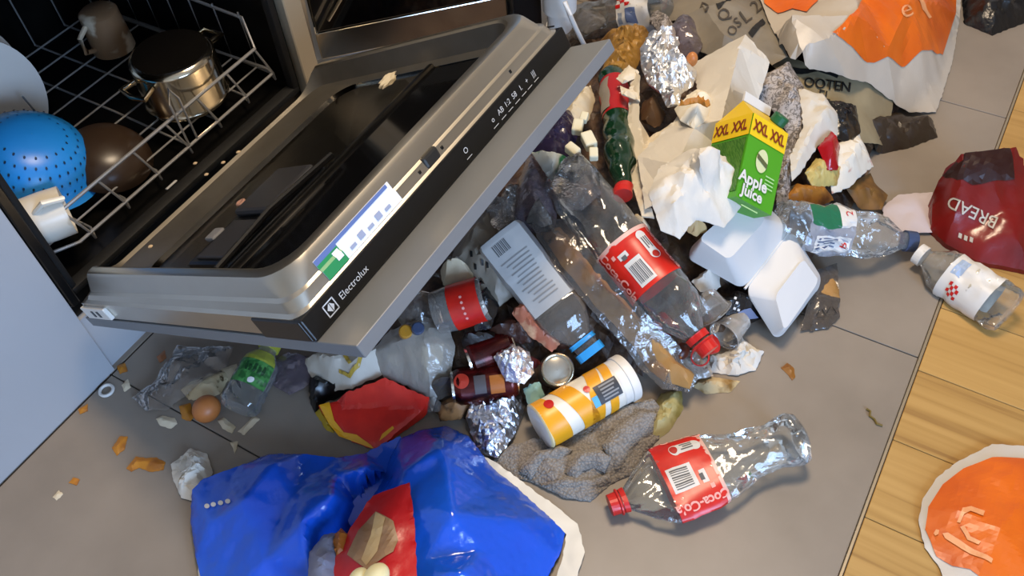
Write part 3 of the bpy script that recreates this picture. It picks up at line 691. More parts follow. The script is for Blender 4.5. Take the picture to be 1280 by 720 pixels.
for i in range(3):
    for j in range(3):
        if (i + j) % 2 == 0: mk('check', R5.patch(22 + 10*i, 32 + 10*i, .24 + .04*j, .28 + .04*j, .0013, 2, 2), m_redcap, lb)
mk('cap', R5.lathe(.94, 1.02, 3, 24, .003, True, True), m_lab_w, b5)
R6 = Round(W(297, 512, .028), W(338, 432, .03), [(0, .01), (.02, .026), (.08, .0285), (.6, .0285), (.72, .026), (.85, .016), (.9, .013), (1, .013)], dent=dent3(23, .004))
b6 = thing('water_bottle', 'small clear bottle with a green label under the dishwasher door', 'bottle', R6.p0)
mk('body', R6.lathe(0, .95, 40, 36, 0, True), m_pet, b6, smooth=True)
lb = mk('label', R6.patch(-70, 45, .30, .66, .0008), mat('label_leaf', '#4c8f4a', .4, var=('#2f6a34', 120, 2, .45, .55)), b6)
mk('label_top', R6.patch(-70, 45, .66, .84, .0009), mat('label_lime', '#9aa03a', .4), lb); mk('emblem', R6.disc(-5, .36, .005, .0016), m_lab_w, lb); mk('print', join(*[R6.patch(-40 + 13*i, -32 + 13*i, .47, .60 - .03*(i % 2), .0016, 2, 3) for i in range(5)]), mat('ink_leaf', '#1f4a26', .5), lb)
mk('cap', R6.lathe(.93, 1.02, 3, 24, .003, True, True), mat('cap_lime', '#a5a63c', .4), b6)

# ---- cans and tubes
RC = Round(W(674, 534, .042), W(786, 470, .045), [(0, .0345), (.012, .0375), (.03, .0365), (.9, .0365), (.905, .0385), (.985, .0385), (1, .037)])
ct = thing('snack_tube', 'yellow and white striped cardboard snack tube with white lid on the towel', 'snack tube', RC.p0)
m_yel = mat('tube_yellow', '#eda51c', .35); m_twh = mat('tube_white', '#ece5d4', .4)
body = mk('body', RC.lathe(0, .9, 20, 48, 0, True), m_twh, ct, smooth=True)
def swirl(h0, w, ph, tilt, t0=-110, t1=110):
    T = np.radians(np.linspace(t0, t1, 37)); V = []; 
    for a in T:
        c = h0 + tilt*math.sin(a + ph)
        for q in (-.5, -.25, 0, .25, .5): V.append(RC.S(a, float(np.clip(c + q*w, .014, .895))*RC.L, .0008))
    V = np.array(V); n = 5
    return V, [[i*n+j, i*n+j+1, (i+1)*n+j+1, (i+1)*n+j] for i in range(36) for j in range(4)]
for hh, ww, tl in ((.08, .19, .05), (.37, .17, .07), (.59, .14, -.08), (.74, .09, -.05)): mk('stripe', swirl(hh, ww, .3, tl), m_yel, body, smooth=True)
mk('panel', RC.patch(-18, 28, .56, .80, .0016), mat('panel_charcoal', '#3c3d40', .5), body)
for i in range(5): mk('print_line', RC.patch(-14 + 8*i, -10 + 8*i, .61, .78 - .02*(i % 3), .0021, 1, 4), mat('ink_light', ''), body)
mk('panel', RC.patch(2, 28, .50, .56, .0015), mat('panel_blue', '#58aed6', .5), body); mk('seal', RC.disc(-22, .51, .0055, .0016), m_redcap, body)
mk('seal', RC.disc(-38, .14, .0085, .0016, rx=.9), m_redcap, body); mk('rim', RC.lathe(0, .03, 4, 48, .0008), mat('rim_cream', '#e9d9a8', .4), ct, smooth=True)
mk('lid', join(RC.lathe(.82, .99, 6, 48, .0006), lathe_at(RC.p0 + RC.a*RC.L*.985, [(.0388, 0), (.036, .001), (.034, -.002), (.0005, -.002)], 48, RC.a)), mat('lid_white', '#e9e4da', .35), ct, smooth=True)

def can(name, label, p0, p1, r, col, top=True, extra=None, face=None):
    R = Round(p0, p1, [(0, r*.82), (.02, r*.86), (.07, r), (.9, r), (.97, r*.85), (1, r*.86)], face=face); t = thing(name, label, 'can', R.p0)
    b = mk('body', R.lathe(0, .97, 10, 36), col, t, smooth=True)
    mk('lid', lathe_at(R.p0 + R.a*R.L*.97, [(r*.86, 0), (r*.87, .004), (r*.8, .004), (r*.76, -.002), (.0005, -.002)], 36, R.a), m_steelb, t, smooth=True)
    mk('bottom', lathe_at(R.p0, [(r*.82, 0), (r*.8, -.002), (r*.72, .001), (r*.5, .006), (.0005, .008)], 36, R.a), m_steelb, t, smooth=True)
    return R, t, b
m_dred = mat('can_dark_red', '#54100d', .25, .4, var=('#1d0705', 30, 3, .45, .65))
R, t, b = can('drink_can', 'dark red drink can with orange print beside the small foil', W(646, 474, .018), W(566, 484, .018), .030, m_dred)
mk('print', R.patch(-35, 20, .2, .42, .0008), mat('ink_orange', '#b5661c', .4), b); mk('print', R.patch(-30, 25, .48, .66, .0008), mat('ink_smoke', '#575050', .5), b); mk('print', R.disc(15, .85, .012, .001), mat('ink_brightred', '#d2402c', .4), b)
R, t, b = can('drink_can', 'dark red drink can pushed deeper behind the other red can', W(640, 430, .0), W(585, 450, .0), .030, m_dred)
m_cup = clear('clear_cup', '#e8e6e2', '#b5b1aa', .25, .7, .12)
R = Round(W(543, 392, .04), W(608, 372, .05), [(0, .024), (.03, .034), (.3, .036), (.97, .035), (1, .033)]); t = thing('plastic_cup', 'clear plastic cup with a torn red label below the panel edge', 'cup', R.p0)
mk('body', R.lathe(0, 1, 14, 40, 0, True), m_cup, t, smooth=True); lb = mk('label', R.lathe(.36, .92, 8, 40, .0007), m_red, t, smooth=True); mk('print', join(*[R.disc(-20 + 14*i, .62, .0022, .0014) for i in range(5)]), m_pinkink, lb)
cd0 = W(697, 462, .045); tax = np.array([-.38, -.35, .85]); tax /= np.linalg.norm(tax)
t = thing('tin_can', 'open-ended silver can bottom shining between juice bottle and snack tube', 'can', cd0)
mk('wall', lathe_at(cd0, [(.025, -.07), (.0275, -.06), (.0275, -.006), (.0265, 0)], 40, tax), m_steel, t, smooth=True)
mk('bottom', lathe_at(cd0, [(.0265, 0), (.0255, .002), (.0235, .0), (.0215, -.006), (.012, -.0035), (.0005, -.003)], 40, tax), m_steelb, t, smooth=True)

# ---- apple juice carton
def carton():
    top = P(942, 141, .31)
    d1 = np.array([.44, -.641, -.629]); dn = np.array([-.887, -.2, -.416]); d1 /= np.linalg.norm(d1); dn -= d1*(dn@d1); dn /= np.linalg.norm(dn)
    d2 = np.cross(d1, dn); d2 *= 1 if d2 @ np.array([.141, .741, -.657]) > 0 else -1
    a = .080; H = .14
    X = lambda i, j, k: top + d1*i*a + d2*j*a + dn*k
    t = thing('juice_carton', 'green and yellow apple juice carton with green screw cap upright in the heap', 'carton', X(.5, .5, H))
    bd = mk('body', (np.array([X(0,0,0), X(1,0,0), X(1,1,0), X(0,1,0), X(0,0,H), X(1,0,H), X(1,1,H), X(0,1,H)]), [[0,4,5,1],[1,5,6,2],[2,6,7,3],[3,7,4,0],[4,7,6,5],[0,1,2,3]]), mat('carton_green', '#4c9a1f', .4), t)
    e = .0012/a
    def fq(face, u0, u1, k0, k1, off=1):
        if face == 'R': return np.array([X(u0, -e*off, k0), X(u1, -e*off, k0), X(u1, -e*off, k1), X(u0, -e*off, k1)]), [[0,3,2,1]]
        return np.array([X(-e*off, u0, k0), X(-e*off, u1, k0), X(-e*off, u1, k1), X(-e*off, u0, k1)]), [[0,1,2,3]]
    my = mat('carton_yellow', '#e8c31c', .4); mb = mat('ink_maroon', '#7a2412', .5)
    mk('yellow_band', join(fq('R', 0, 1, 0, .036), fq('L', 0, 1, 0, .036)), my, bd)
    mk('side_print', fq('L', .04, .96, .04, .13), mat('carton_dark', '#2f6416', .5, var=('#4c7a2a', 90, 2, .45, .55), stretch=(1, 1, 8)), bd)
    # gable: ridge along d1 direction at the middle
    r0, r1 = X(.12, .5, -.036), X(.88, .5, -.036); f0, f1 = r0 - dn*.016, r1 - dn*.016
    mk('gable', (np.array([X(0,0,0), X(1,0,0), X(1,1,0), X(0,1,0), r0, r1]), [[0,1,5,4],[1,2,5],[2,3,4,5],[3,0,4]]), my, t)
    th = d2*.002
    mk('fin', (np.array([r0-th, r1-th, f1-th, f0-th, r0+th, r1+th, f1+th, f0+th]), [[0,1,2,3],[4,7,6,5],[0,4,5,1],[1,5,6,2],[2,6,7,3],[3,7,4,0]]), m_lab_w, t)
    gn = np.cross(X(1,0,0)-X(0,0,0), r0-X(0,0,0)); gn /= np.linalg.norm(gn); gn *= -1 if gn @ dn > 0 else 1
    cpos = (X(.78,0,0) + r1*1.0)/2 + d1*.004
    mk('cap', lathe_at(cpos, [(.012, 0), (.0135, .002), (.0135, .014), (.012, .016), (.0005, .016)], 28, gn), mat('cap_green', '#0f5a34', .4), t, smooth=False)
    def ft(face, st, u, k, size, ang=0, sx=1):
        v, f = text2d(st, size, size*.03); q = math.radians(ang)
        V = [(u + sx*(x*math.cos(q) - y*math.sin(q))/a, k - (x*math.sin(q) + y*math.cos(q))) for x, y in v]
        if face == 'R': return np.array([X(u_, -e*2.2, k_) for u_, k_ in V]), f
        return np.array([X(-e*2.2, 1-u_, k_) for u_, k_ in V]), f
    for u in (.25, .73): mk('lettering', ft('R', 'XXL', u, .019, .025, 0, .66), mb, bd); mk('lettering', ft('L', 'XXL', u, .019, .025, 0, .66), mb, bd)
    mk('lettering', join(ft('R', 'Apple', .33, .105, .026), ft('R', 'Juice', .36, .125, .024)), m_lab_w, bd)
    mk('small_print', join(*[fq('R', .62, .86, .085 + .006*i, .087 + .006*i, 2) for i in range(4)], fq('R', .15, .6, .148, .150, 2)), mat('ink_palegreen', '#a9cf8f', .5), bd)
    q = np.linspace(0, 2*math.pi, 28, endpoint=False)
    mk('emblem', (np.array([X(.45 + .16*math.cos(x), -e*1.6, .067 + .019*math.sin(x)) for x in q]), [list(range(28))]), mat('emblem_cream', '#cfd3a0', .5), bd)
    mk('emblem_band', (np.array([X(.30, -e*2.4, .058), X(.60, -e*2.4, .068), X(.60, -e*2.4, .076), X(.30, -e*2.4, .066)]), [[0,1,2,3]]), mat('ink_olive', '#5a5f3a', .5), bd)
CART_YAW = -62
carton()

# ---- foam box
def tray(rim, plat, depth_loops=6, n=8, r0=.16, r1=.14):
    """one half of the box: a rounded rim lofted up to a rounded floor, both given as four corner points"""
    def loop(q, r):
        o = []
        for cx, cy, a in ((1-r, 1-r, 0), (r, 1-r, 90), (r, r, 180), (1-r, r, 270)):
            for i in range(n):
                t = math.radians(a + 90*i/(n-1)); x, y = cx + r*math.cos(t), cy + r*math.sin(t)
                o.append((1-x)*(1-y)*q[0] + x*(1-y)*q[1] + x*y*q[2] + (1-x)*y*q[3])
        return np.array(o)
    A, B = loop(rim, r0), loop(plat, r1); L = [A - [0, 0, .004], A, A*.97 + B*.03]
    for t in (.05, .35, .65, .92): L.append(A*(1-t) + B*t)
    c = B.mean(0); up = np.array([0, 0, .0025]); L += [B*.985 + c*.015 + up, B*.96 + c*.04 + up, B*.5 + c*.5 + up]
    m = 4*n; V = np.vstack(L + [c[None] + up]); F = [[i*m+k, i*m+(k+1) % m, (i+1)*m+(k+1) % m, (i+1)*m+k] for i in range(len(L)-1) for k in range(m)]
    F += [[(len(L)-1)*m+k, (len(L)-1)*m+(k+1) % m, len(L)*m] for k in range(m)]
    return V, F
H1, H2 = W(989, 286, .06), W(931, 361, .055)
L1, L2 = W(938, 238, .055), W(854, 318, .055)
fb = thing('foam_box', 'open white foam takeaway box lying upside down beside the big cola bottle', 'takeaway box', (H1 + H2)/2 * [1, 1, 0] + [0, 0, .1])
mk('base_half', tray([L2, L1, H1, H2], [W(872, 300, .105), W(930, 250, .105), W(958, 275, .108), W(911, 327, .105)]), m_styro, fb, smooth=30)
mk('lid_half', tray([H2, H1, W(1030, 352, .02), W(972, 426, .012)], [W(968, 371, .085), W(1004, 324, .085), W(1024, 352, .055), W(980, 416, .045)]), m_styro, fb, smooth=30)
mk('hinge', tube([H1, (H1 + H2)/2, H2], .0022, 8), m_styro, fb, smooth=True)

# ---- paper, napkins and foil
lump('foil_ball', 'large crumpled silver foil at the edge of the white paper bag', 'foil', [(800,60),(812,42),(842,37),(850,54),(843,66),(860,78),(871,92),(866,108),(852,116),(849,131),(834,134),(826,117),(811,106),(802,86)], m_foil, .11, .03, .04, .055, 36, .0042, 41, lat=.02)
lump('foil_ball', 'crushed ball of silver foil between blue bag and snack tube', 'foil', [(582,522),(590,502),(608,490),(650,487),(656,508),(642,545),(622,572),(598,566)], m_foil2, .015, .03, .035, .05, 36, .004, 42, lat=.02)
lump('foil_ball', 'small bright scrunched foil resting on the red can', 'foil', [(617,446),(640,430),(662,440),(668,465),(655,480),(632,476)], m_foil, .062, .026, .025, .035, 44, .0036, 43, lat=.014)
lump('crumpled_napkin', 'big crumpled white napkin on top of the heap against the carton', 'napkin', [(810,242),(826,206),(860,190),(900,192),(930,216),(930,252),(905,284),(870,274),(850,297),(826,286)], m_tissue, .145, .05, .06, .05, 16, .0045, 44, True)
lump('crumpled_napkin', 'white scrunched tissue touching the corner of the blue bag', 'napkin', [(213,580),(238,560),(258,566),(266,590),(258,606),(240,626),(226,622),(216,600)], m_tissue, .004, .016, .02, .045, 27, .0036, 45, True, lat=.02)
lump('crumpled_napkin', 'small cream napkin on the tiles below the foam box', 'napkin', [(886,464),(888,446),(910,440),(926,420),(938,430),(955,440),(945,462),(920,469)], m_tissue, .004, .016, .02, .04, 27, .004, 46, True, lat=.018)
s = film('paper_bag', 'large white paper bag creased open behind the crumpled napkin', 'paper bag', [(797,196,.09),(842,152,.09),(872,112,.10),(862,82,.08),(932,43,.14),(962,78,.11),(948,126,.08),(930,152,.07),(906,192,.07),(882,226,.08),(832,252,.08),(806,262,.07)], m_paper, ctrl=[(925,56,.15),(912,110,.14),(902,150,.12),(868,160,.11),(845,205,.115)], amp=.006, fr=14, seed=47, smooth=False, sp=.009)
lump('torn_bun', 'torn cream bun with a brown crust beside the foil', 'bun', [(843,136),(862,118),(890,122),(896,136),(880,156),(868,161),(850,150)], mat('bun_cream', '#ece0c6', .7, bump=(60, .4, .004)), .11, .035, .03, .012, 30, .004, 48, True)
s = lump('bread_crust', 'thin brown bread crust along the torn cream bun', 'crust', [(848,132),(858,125),(875,123),(888,131),(884,134),(872,128),(858,131)], mat('crust_brown', '#b8782a', .6), .152, .008, .006, .002, 20, .003, 49, True)
lump('tan_wrapper', 'crumpled tan paper wrapper behind the door panel corner', 'wrapper', [(748,52),(775,42),(800,38),(816,48),(800,74),(792,95),(766,106),(750,96),(758,70)], m_tan, .06, .04, .04, .03, 30, .005, 50)
m_card = mat('tray_card', '#d8ccb4', .65)
film('cardboard_tray', 'torn cream cardboard tray bent beside the green bottle', 'tray', [(789,86,.12),(800,94,.13),(799,150,.10),(812,172,.06),(848,150,.10),(852,158,.10),(806,188,.08),(796,200,.07),(806,240,.07),(818,272,.06),(802,270,.06),(788,226,.06),(783,170,.08)], m_card, amp=.003, fr=14, seed=51, smooth=False, thick=.003)
lump('card_flap', 'cream cardboard flap folded over at the tray end', 'card', [(770,98),(786,81),(799,90),(795,98),(778,104)], m_card, .12, .006, .01, .002, 20, .005, 52)
lump('card_flap', 'cream cardboard flap just below another flap beside green bottle', 'card', [(775,107),(797,116),(800,127),(777,118)], m_card, .115, .006, .01, .002, 20, .005, 53)
def news():
    m = mat('printed_paper', '#a59c94', .6, bump=(50, .4, .004)); nt = m.node_tree; N = nt.nodes; L = nt.links; b = N['Principled BSDF']
    tc = N.new('ShaderNodeTexCoord'); v = N.new('ShaderNodeTexNoise'); v.inputs['Scale'].default_value = 95; v.inputs['Detail'].default_value = 3; v.inputs['Distortion'].default_value = 2
    L.new(tc.outputs['Object'], v.inputs['Vector']); r = N.new('ShaderNodeValToRGB'); e = r.color_ramp.elements; e[0].position = .44; e[0].color = lin('#67605a'); e[1].position = .54; e[1].color = lin('#aca39c')
    L.new(v.outputs['Fac'], r.inputs[0]); L.new(r.outputs[0], b.inputs['Base Color']); return m
m_news = news()
lump('printed_wrapper', 'crumpled grey paper printed with fine dark pattern above juice carton', 'wrapper', [(942,120),(950,95),(985,80),(1006,110),(1012,150),(1000,188),(990,215),(985,252),(970,256),(974,205),(985,168),(962,132)], m_news, .04, .035, .04, .03, 22, .006, 54, True)
m_sack = mat('grey_sack', '#857c6c', .5, var=('#6f6658', 10, 4, .4, .7), bump=(40, .3, .003))
s = film('printed_sack', 'grey printed plastic sack with black bar spread behind the white paper bag', 'sack', [(815,-45,.03),(940,-45,.04),(962,25,.05),(985,70,.06),(965,82,.05),(940,60,.06),(900,72,.05),(868,62,.04),(845,25,.05),(812,30,.03)], m_sack, ctrl=[(880,10,.08),(905,45,.08),(925,0,.06)], amp=.010, fr=14, seed=55, sp=.009)
for q in ([(935,42),(953,24),(957,30),(940,48)], [(894,10),(910,-2),(914,1),(898,13)]): mk('black_bar', s.decal(q, .002), m_dark, s.o)
for st, at, sz, an in (('Q', (905,20), 20, -40), ('L', (932,22), 24, -35), ('2', (945,10), 22, -40), ('S', (922,30), 18, -35), ('D', (880,12), 18, 20), ('O', (915,40), 16, 10)): mk('lettering', s.text(st, at, sz, an, .003), mat('ink_brown', '#453c31', .6), s.o)
m_olive = mat('olive_sack', '#978a6c', .5, var=('#7d7056', 10, 4, .4, .7), bump=(40, .3, .003))
s = film('printed_sack', 'olive printed plastic sack with black lettering next to the orange bag', 'sack', [(940,62,.02),(960,50,.025),(985,70,.03),(1010,80,.03),(1078,80,.03),(1120,105,.02),(1110,180,.01),(1052,178,.03),(1034,142,.04),(1000,108,.045),(975,90,.045)], m_olive, amp=.006, fr=14, seed=56, sp=.008)
mk('black_bar', s.decal([(978,84),(1000,87),(1022,84),(1048,95),(1046,99),(1022,90),(1002,94),(980,91)], .002), m_dark, s.o)
mk('lettering', s.text('OOTEN', (1034,108), 17, 7, .003, .01, 1.0), m_dark, s.o); mk('lettering', s.text('EL', (1030,121), 16, 10, .003, .01), m_dark, s.o)
lump('black_film', 'crinkled black plastic film beneath the olive sack', 'film', [(1028,125),(1042,126),(1070,132),(1076,165),(1062,180),(1046,172),(1036,145)], m_blackf, .055, .02, .03, .02, 35, .005, 57, True)
m_bagw = mat('bag_white', '#b9ae9e', .4, bump=(30, .3, .004)); m_bago = mat('bag_orange', '#e06a12', .35, var=('#c75310', 8, 3, .4, .7)); m_bagt = mat('bag_script', '#e9a06a', .4)
s = film('carrier_bag', 'white and orange plastic carrier bag slumped at the far heap end', 'carrier bag', [(925,-60,.05),(1205,-60,.03),(1200,20,.01),(1190,80,.005),(1170,140,.005),(1120,130,.02),(1085,102,.04),(1062,98,.06),(1012,86,.07),(988,72,.075),(968,42,.06)], m_bagw, ctrl=[(990,20,.12),(1030,50,.12),(1075,20,.13),(1110,60,.09),(1000,60,.10),(1050,90,.08),(1060,-20,.10),(1140,0,.10)], amp=.010, fr=12, seed=58, sp=.009)
mk('orange_print', s.decal([(945,-50),(1030,-50),(1022,2),(1008,16),(990,12),(972,18),(955,5)], .003, .008), m_bago, s.o)
mk('orange_print', s.decal([(1040,42),(1072,12),(1100,-50),(1195,-50),(1195,15),(1178,70),(1130,85),(1092,80),(1070,66)], .003, .008), m_bago, s.o)
mk('script', s.text('e', (1132,14), 34, -20, .005), m_bagt, s.o); mk('script', (s.decal([(1138,-6),(1142,-6),(1158,14),(1164,24),(1160,25),(1152,14)], .005, .006)), m_bagt, s.o)
lump('dark_lump', 'dark brown lump at the edge of the carrier bag', 'bag', [(1078,148),(1120,140),(1165,150),(1172,172),(1135,186),(1095,188)], mat('dark_brown_lump', '#33291f', .35, bump=(50, .5, .004)), .0, .03, .03, .014, 24, .006, 59, True)  # plain dark brown lump below the bag edge
lump('dark_lump', 'black lump on the floor beyond the orange carrier bag', 'bag', [(1198,-40),(1290,-40),(1290,25),(1240,45),(1205,30)], m_blackf, .0, .05, .05, .02, 20, .008, 60, True)  # plain black lump in the dark area past the carrier bag
lump('paper_sheet', 'crumpled cream paper sheet below the olive sack lettering', 'paper', [(998,112),(1030,120),(1050,150),(1046,172),(1022,182),(1002,214),(990,226),(987,196),(1004,160)], m_paper, .06, .025, .04, .025, 20, .006, 61, True)
lump('paper_sheet', 'stained white paper torn around the red sachet', 'paper', [(1044,182),(1070,160),(1084,188),(1092,208),(1062,234),(1040,242),(1036,215)], mat('stained_paper', '#ddd5c4', .7, var=('#b0503a', 30, 4, .62, .72)), .045, .02, .03, .022, 24, .006, 62, True)
lump('ketchup_sachet', 'shiny red sachet standing between the torn white papers', 'sachet', [(1022,184),(1040,164),(1050,182),(1047,212),(1034,212)], mat('sachet_red', '#a3101c', .2, bump=(40, .4, .003)), .07, .025, .02, .01, 30, .0045, 63, True)
lump('pasta_scraps', 'yellow oily leftover pasta below the red sachet', 'food', [(1006,216),(1020,198),(1040,208),(1054,206),(1046,232),(1016,234)], mat('pasta_yellow', '#c4b06a', .4, var=('#a06a22', 40, 4, .5, .7), bump=(60, .6, .004)), .05, .022, .02, .014, 45, .0045, 64, True)
lump('orange_peel', 'brown orange peel heap in front of the yellow pasta', 'peel', [(984,246),(994,230),(1030,234),(1042,250),(1020,258),(996,258)], mat('peel_brown', '#a06a22', .45, var=('#6b3f14', 24, 4, .45, .65)), .04, .02, .02, .010, 40, .0045, 65, True)
lump('dry_leaf', 'curled brown leaf at the edge of the torn white paper', 'leaf', [(1058,236),(1088,216),(1110,244),(1102,262),(1072,258)], mat('leaf_brown', '#7a5520', .6, var=('#4e3312', 30, 4, .4, .7)), .02, .015, .03, .012, 30, .005, 66, True)
s = lump('bread_bag', 'glossy dark red bread bag standing near the far bottle', 'bread bag', [(1163,286,.01),(1168,238,.05),(1182,210,.09),(1206,192,.12),(1270,184,.12),(1300,250,.06),(1290,340,.01),(1220,326,.01),(1184,306,.01)], mat('bread_red', '#7c1512', .25, var=('#4a0d0a', 6, 3, .4, .7), bump=(30, .3, .004)), .0, .02, .05, .016, 10, .007, 67, True, lat=0)
mk('dark_top', s.decal([(1176,222),(1184,206),(1206,192),(1262,186),(1268,225),(1215,232),(1196,226)], .002, .008), mat('bread_dark', '#2a0f0c', .3), s.o)
mk('lettering', s.text('BREAD', (1215,266), 22, 205, .003, .005), m_bagw, s.o); mk('print', join(*[s.decal([(u, v), (u + 4, v + 2), (u + 3, v + 8), (u - 1, v + 6)], .003, .01) for u, v in ((1198,292),(1205,295),(1212,297))]), m_bagw, s.o)
film('tissue_sheet', 'pale lilac tissue lying flat beside the red bread bag', 'tissue', [(1102,260),(1122,244),(1166,240),(1168,290),(1132,292),(1108,280)], mat('lilac_tissue', '#c3b7b8', .8), .008, .006, amp=.006, fr=18, seed=68)
# ---- films and wrappers in the middle of the heap
lump('bread_wrapper', 'long brown paper loaf bag lying below the big cola bottle', 'paper bag', [(676,292),(700,284),(742,338),(800,398),(842,438),(868,468),(862,486),(832,478),(790,430),(742,380),(702,332)], m_kraft, .045, .03, .03, .012, 18, .006, 69, True)
film('clear_sleeve', 'clear plastic sleeve wrapped over the brown loaf bag', 'film', [(662,282,.06),(705,272,.08),(752,332,.085),(808,392,.085),(850,432,.07),(876,470,.03),(862,490,.02),(828,486,.05),(784,436,.07),(738,386,.075),(694,334,.07)], m_film, amp=.014, fr=24, seed=70)
film('milky_sleeve', 'milky plastic strip hanging off the loaf bag end', 'film', [(788,408,.06),(806,404,.07),(848,440,.05),(872,474,.02),(858,488,.015),(838,478,.03),(815,440,.055)], m_film_w, amp=.010, fr=26, seed=71)
s = lump('paper_bag', 'crumpled grey-beige plastic bag with dark holes under the door panel', 'bag', [(596,258),(640,248),(648,282),(632,302),(654,362),(622,384),(584,352),(562,332),(572,300)], mat('beige_film', '#8f8474', .45, var=('#6c6254', 14, 4, .4, .7), bump=(40, .5, .004)), .02, .035, .05, .024, 20, .006, 72, True)
for u, v in ((589,318),(603,329),(609,332),(594,334)): mk('hole', s.decal([(u-1.6,v-4),(u+1.6,v-3),(u+2,v+4),(u-1,v+4)], .002, .004), m_dark, s.o)
lump('lilac_wrapper', 'dusky lilac plastic wrapper crushed beside the bottle base', 'wrapper', [(662,186),(684,212),(698,248),(694,284),(668,292),(642,272),(648,226)], m_film_p, .05, .04, .04, .024, 24, .0055, 73, True)
lump('bubble_wrap', 'sparkly clear plastic wad under the grey door panel', 'wrapper', [(616,262),(632,236),(648,230),(650,262),(640,276),(622,276)], m_film, .04, .03, .025, .02, 50, .004, 74)
lump('violet_pack', 'dark violet shiny packet tucked beneath the door panel edge', 'packet', [(664,190),(690,150),(716,140),(724,166),(712,196),(690,206)], mat('violet_film', '#2a2440', .2, bump=(40, .5, .004)), .07, .03, .03, .018, 30, .005, 75, True)
lump('green_pack', 'white packet with green print beside the dark violet packet', 'packet', [(664,190),(684,192),(708,196),(702,214),(690,226),(678,212)], mat('green_white_print', '#c9d0cc', .35, var=('#2f7a58', 16, 2, .5, .56)), .085, .022, .02, .008, 30, .005, 76, True)
lump('paper_scrap', 'cream paper scrap at the far corner of the door panel', 'paper', [(694,150),(712,128),(738,106),(744,126),(736,150),(716,166)], m_cream, .06, .03, .03, .016, 26, .005, 77, True)
for i, (u, v, r, an, lb_) in enumerate(((722,163,.011,.3,'cream foam chunk nearest the cream paper scrap'),(736,181,.013,.9,'cream foam chunk against the green bottle'),(716,192,.011,1.4,'cream foam chunk touching the violet packet'),(742,196,.009,.5,'small cream foam chunk above the bottle base'),(730,150,.008,.2,'small cream foam chunk beside the green bottle label'))):
    c = W(u, v, .10); ca_, sa_ = math.cos(an), math.sin(an)
    mk('foam_chunk', box(-r, r, -r*.8, r*.8, 0, r*1.3, r*.25, 2, fn=lambda x, y, z: c + np.array([x*ca_ - y*sa_, x*sa_ + y*ca_, z + .3*x])), mat('foam_cream', '#d9d2b4', .7, bump=(80, .4, .002)), label=lb_, cat='foam', group='foam chunks by the green bottle')
lump('clear_wrapper', 'crumpled clear wrapper over the bottle base', 'wrapper', [(688,232),(700,205),(726,196),(748,214),(752,240),(728,262),(704,262)], m_film, .10, .04, .03, .024, 28, .005, 78, True)
lump('pink_film', 'pinkish clear film wad between foil and sack', 'film', [(832,38),(850,22),(872,30),(878,58),(866,80),(846,66)], m_film_p, .05, .03, .03, .02, 28, .005, 79, True)
mk('brown_egg', ico(W(865, 74, .13), (.010, .010, .014), 3), mat('egg_brown', '#b9743c', .4), smooth=True, label='small brown egg piece perched on the large foil', cat='egg')
lump('milky_bag', 'translucent whitish plastic bag bulging beside the red fries carton', 'bag', [(462,442),(488,412),(530,396),(560,405),(569,432),(563,470),(549,490),(540,514),(531,496),(500,478),(480,472)], m_film_w, .015, .05, .06, .024, 18, .0055, 80, True)
lump('bag_paper', 'cream crumpled paper inside the translucent whitish bag', 'paper', [(480,445),(525,420),(555,430),(552,470),(520,480),(495,468)], m_cream, .012, .05, .05, .03, 20, .005, 81, True)
s = lump('patterned_bag', 'white paper bag with yellow line pattern under the panel corner', 'paper bag', [(376,450),(400,440),(445,440),(478,432),(478,468),(440,486),(412,488),(390,472)], m_paper, .012, .035, .04, .016, 20, .006, 82, True)
for q in ([(424,462),(436,468),(446,455),(450,444),(454,446),(450,460),(438,474),(424,467)], [(428,444),(433,443),(440,454),(436,456)]): mk('yellow_line', s.decal(q, .002, .004), mat('line_yellow', '#b89a3a', .5), s.o)
lump('clear_wad', 'clear plastic wad with orange and blue glints under panel edge', 'wrapper', [(490,380),(512,360),(540,366),(548,398),(530,420),(505,418)], m_film, .03, .04, .04, .024, 30, .005, 83, True)
mk('ochre_lid', lathe_at(W(507, 416, .05), [(.011, 0), (.011, .009), (.009, .011), (.0005, .011)], 20, (-.2, -.4, 1)), mat('cap_ochre', '#b98322', .4), label='ochre plastic lid under the clear plastic wad', cat='cap')
mk('navy_lid', lathe_at(W(522, 412, .055), [(.010, 0), (.010, .009), (.008, .011), (.0005, .011)], 20, (-.2, -.4, 1)), mat('cap_navy', ''), label='navy plastic lid under the clear plastic wad', cat='cap')
s = lump('candy_wrapper', 'black wrapper with white patch beside the red cup label', 'wrapper', [(590,376),(608,358),(624,382),(614,410),(594,414)], m_blackf, .04, .02, .02, .014, 30, .0045, 84, True)
mk('white_patch', s.decal([(592,388),(604,376),(610,390),(603,406),(595,402)], .002, .004), m_lab_w, s.o)
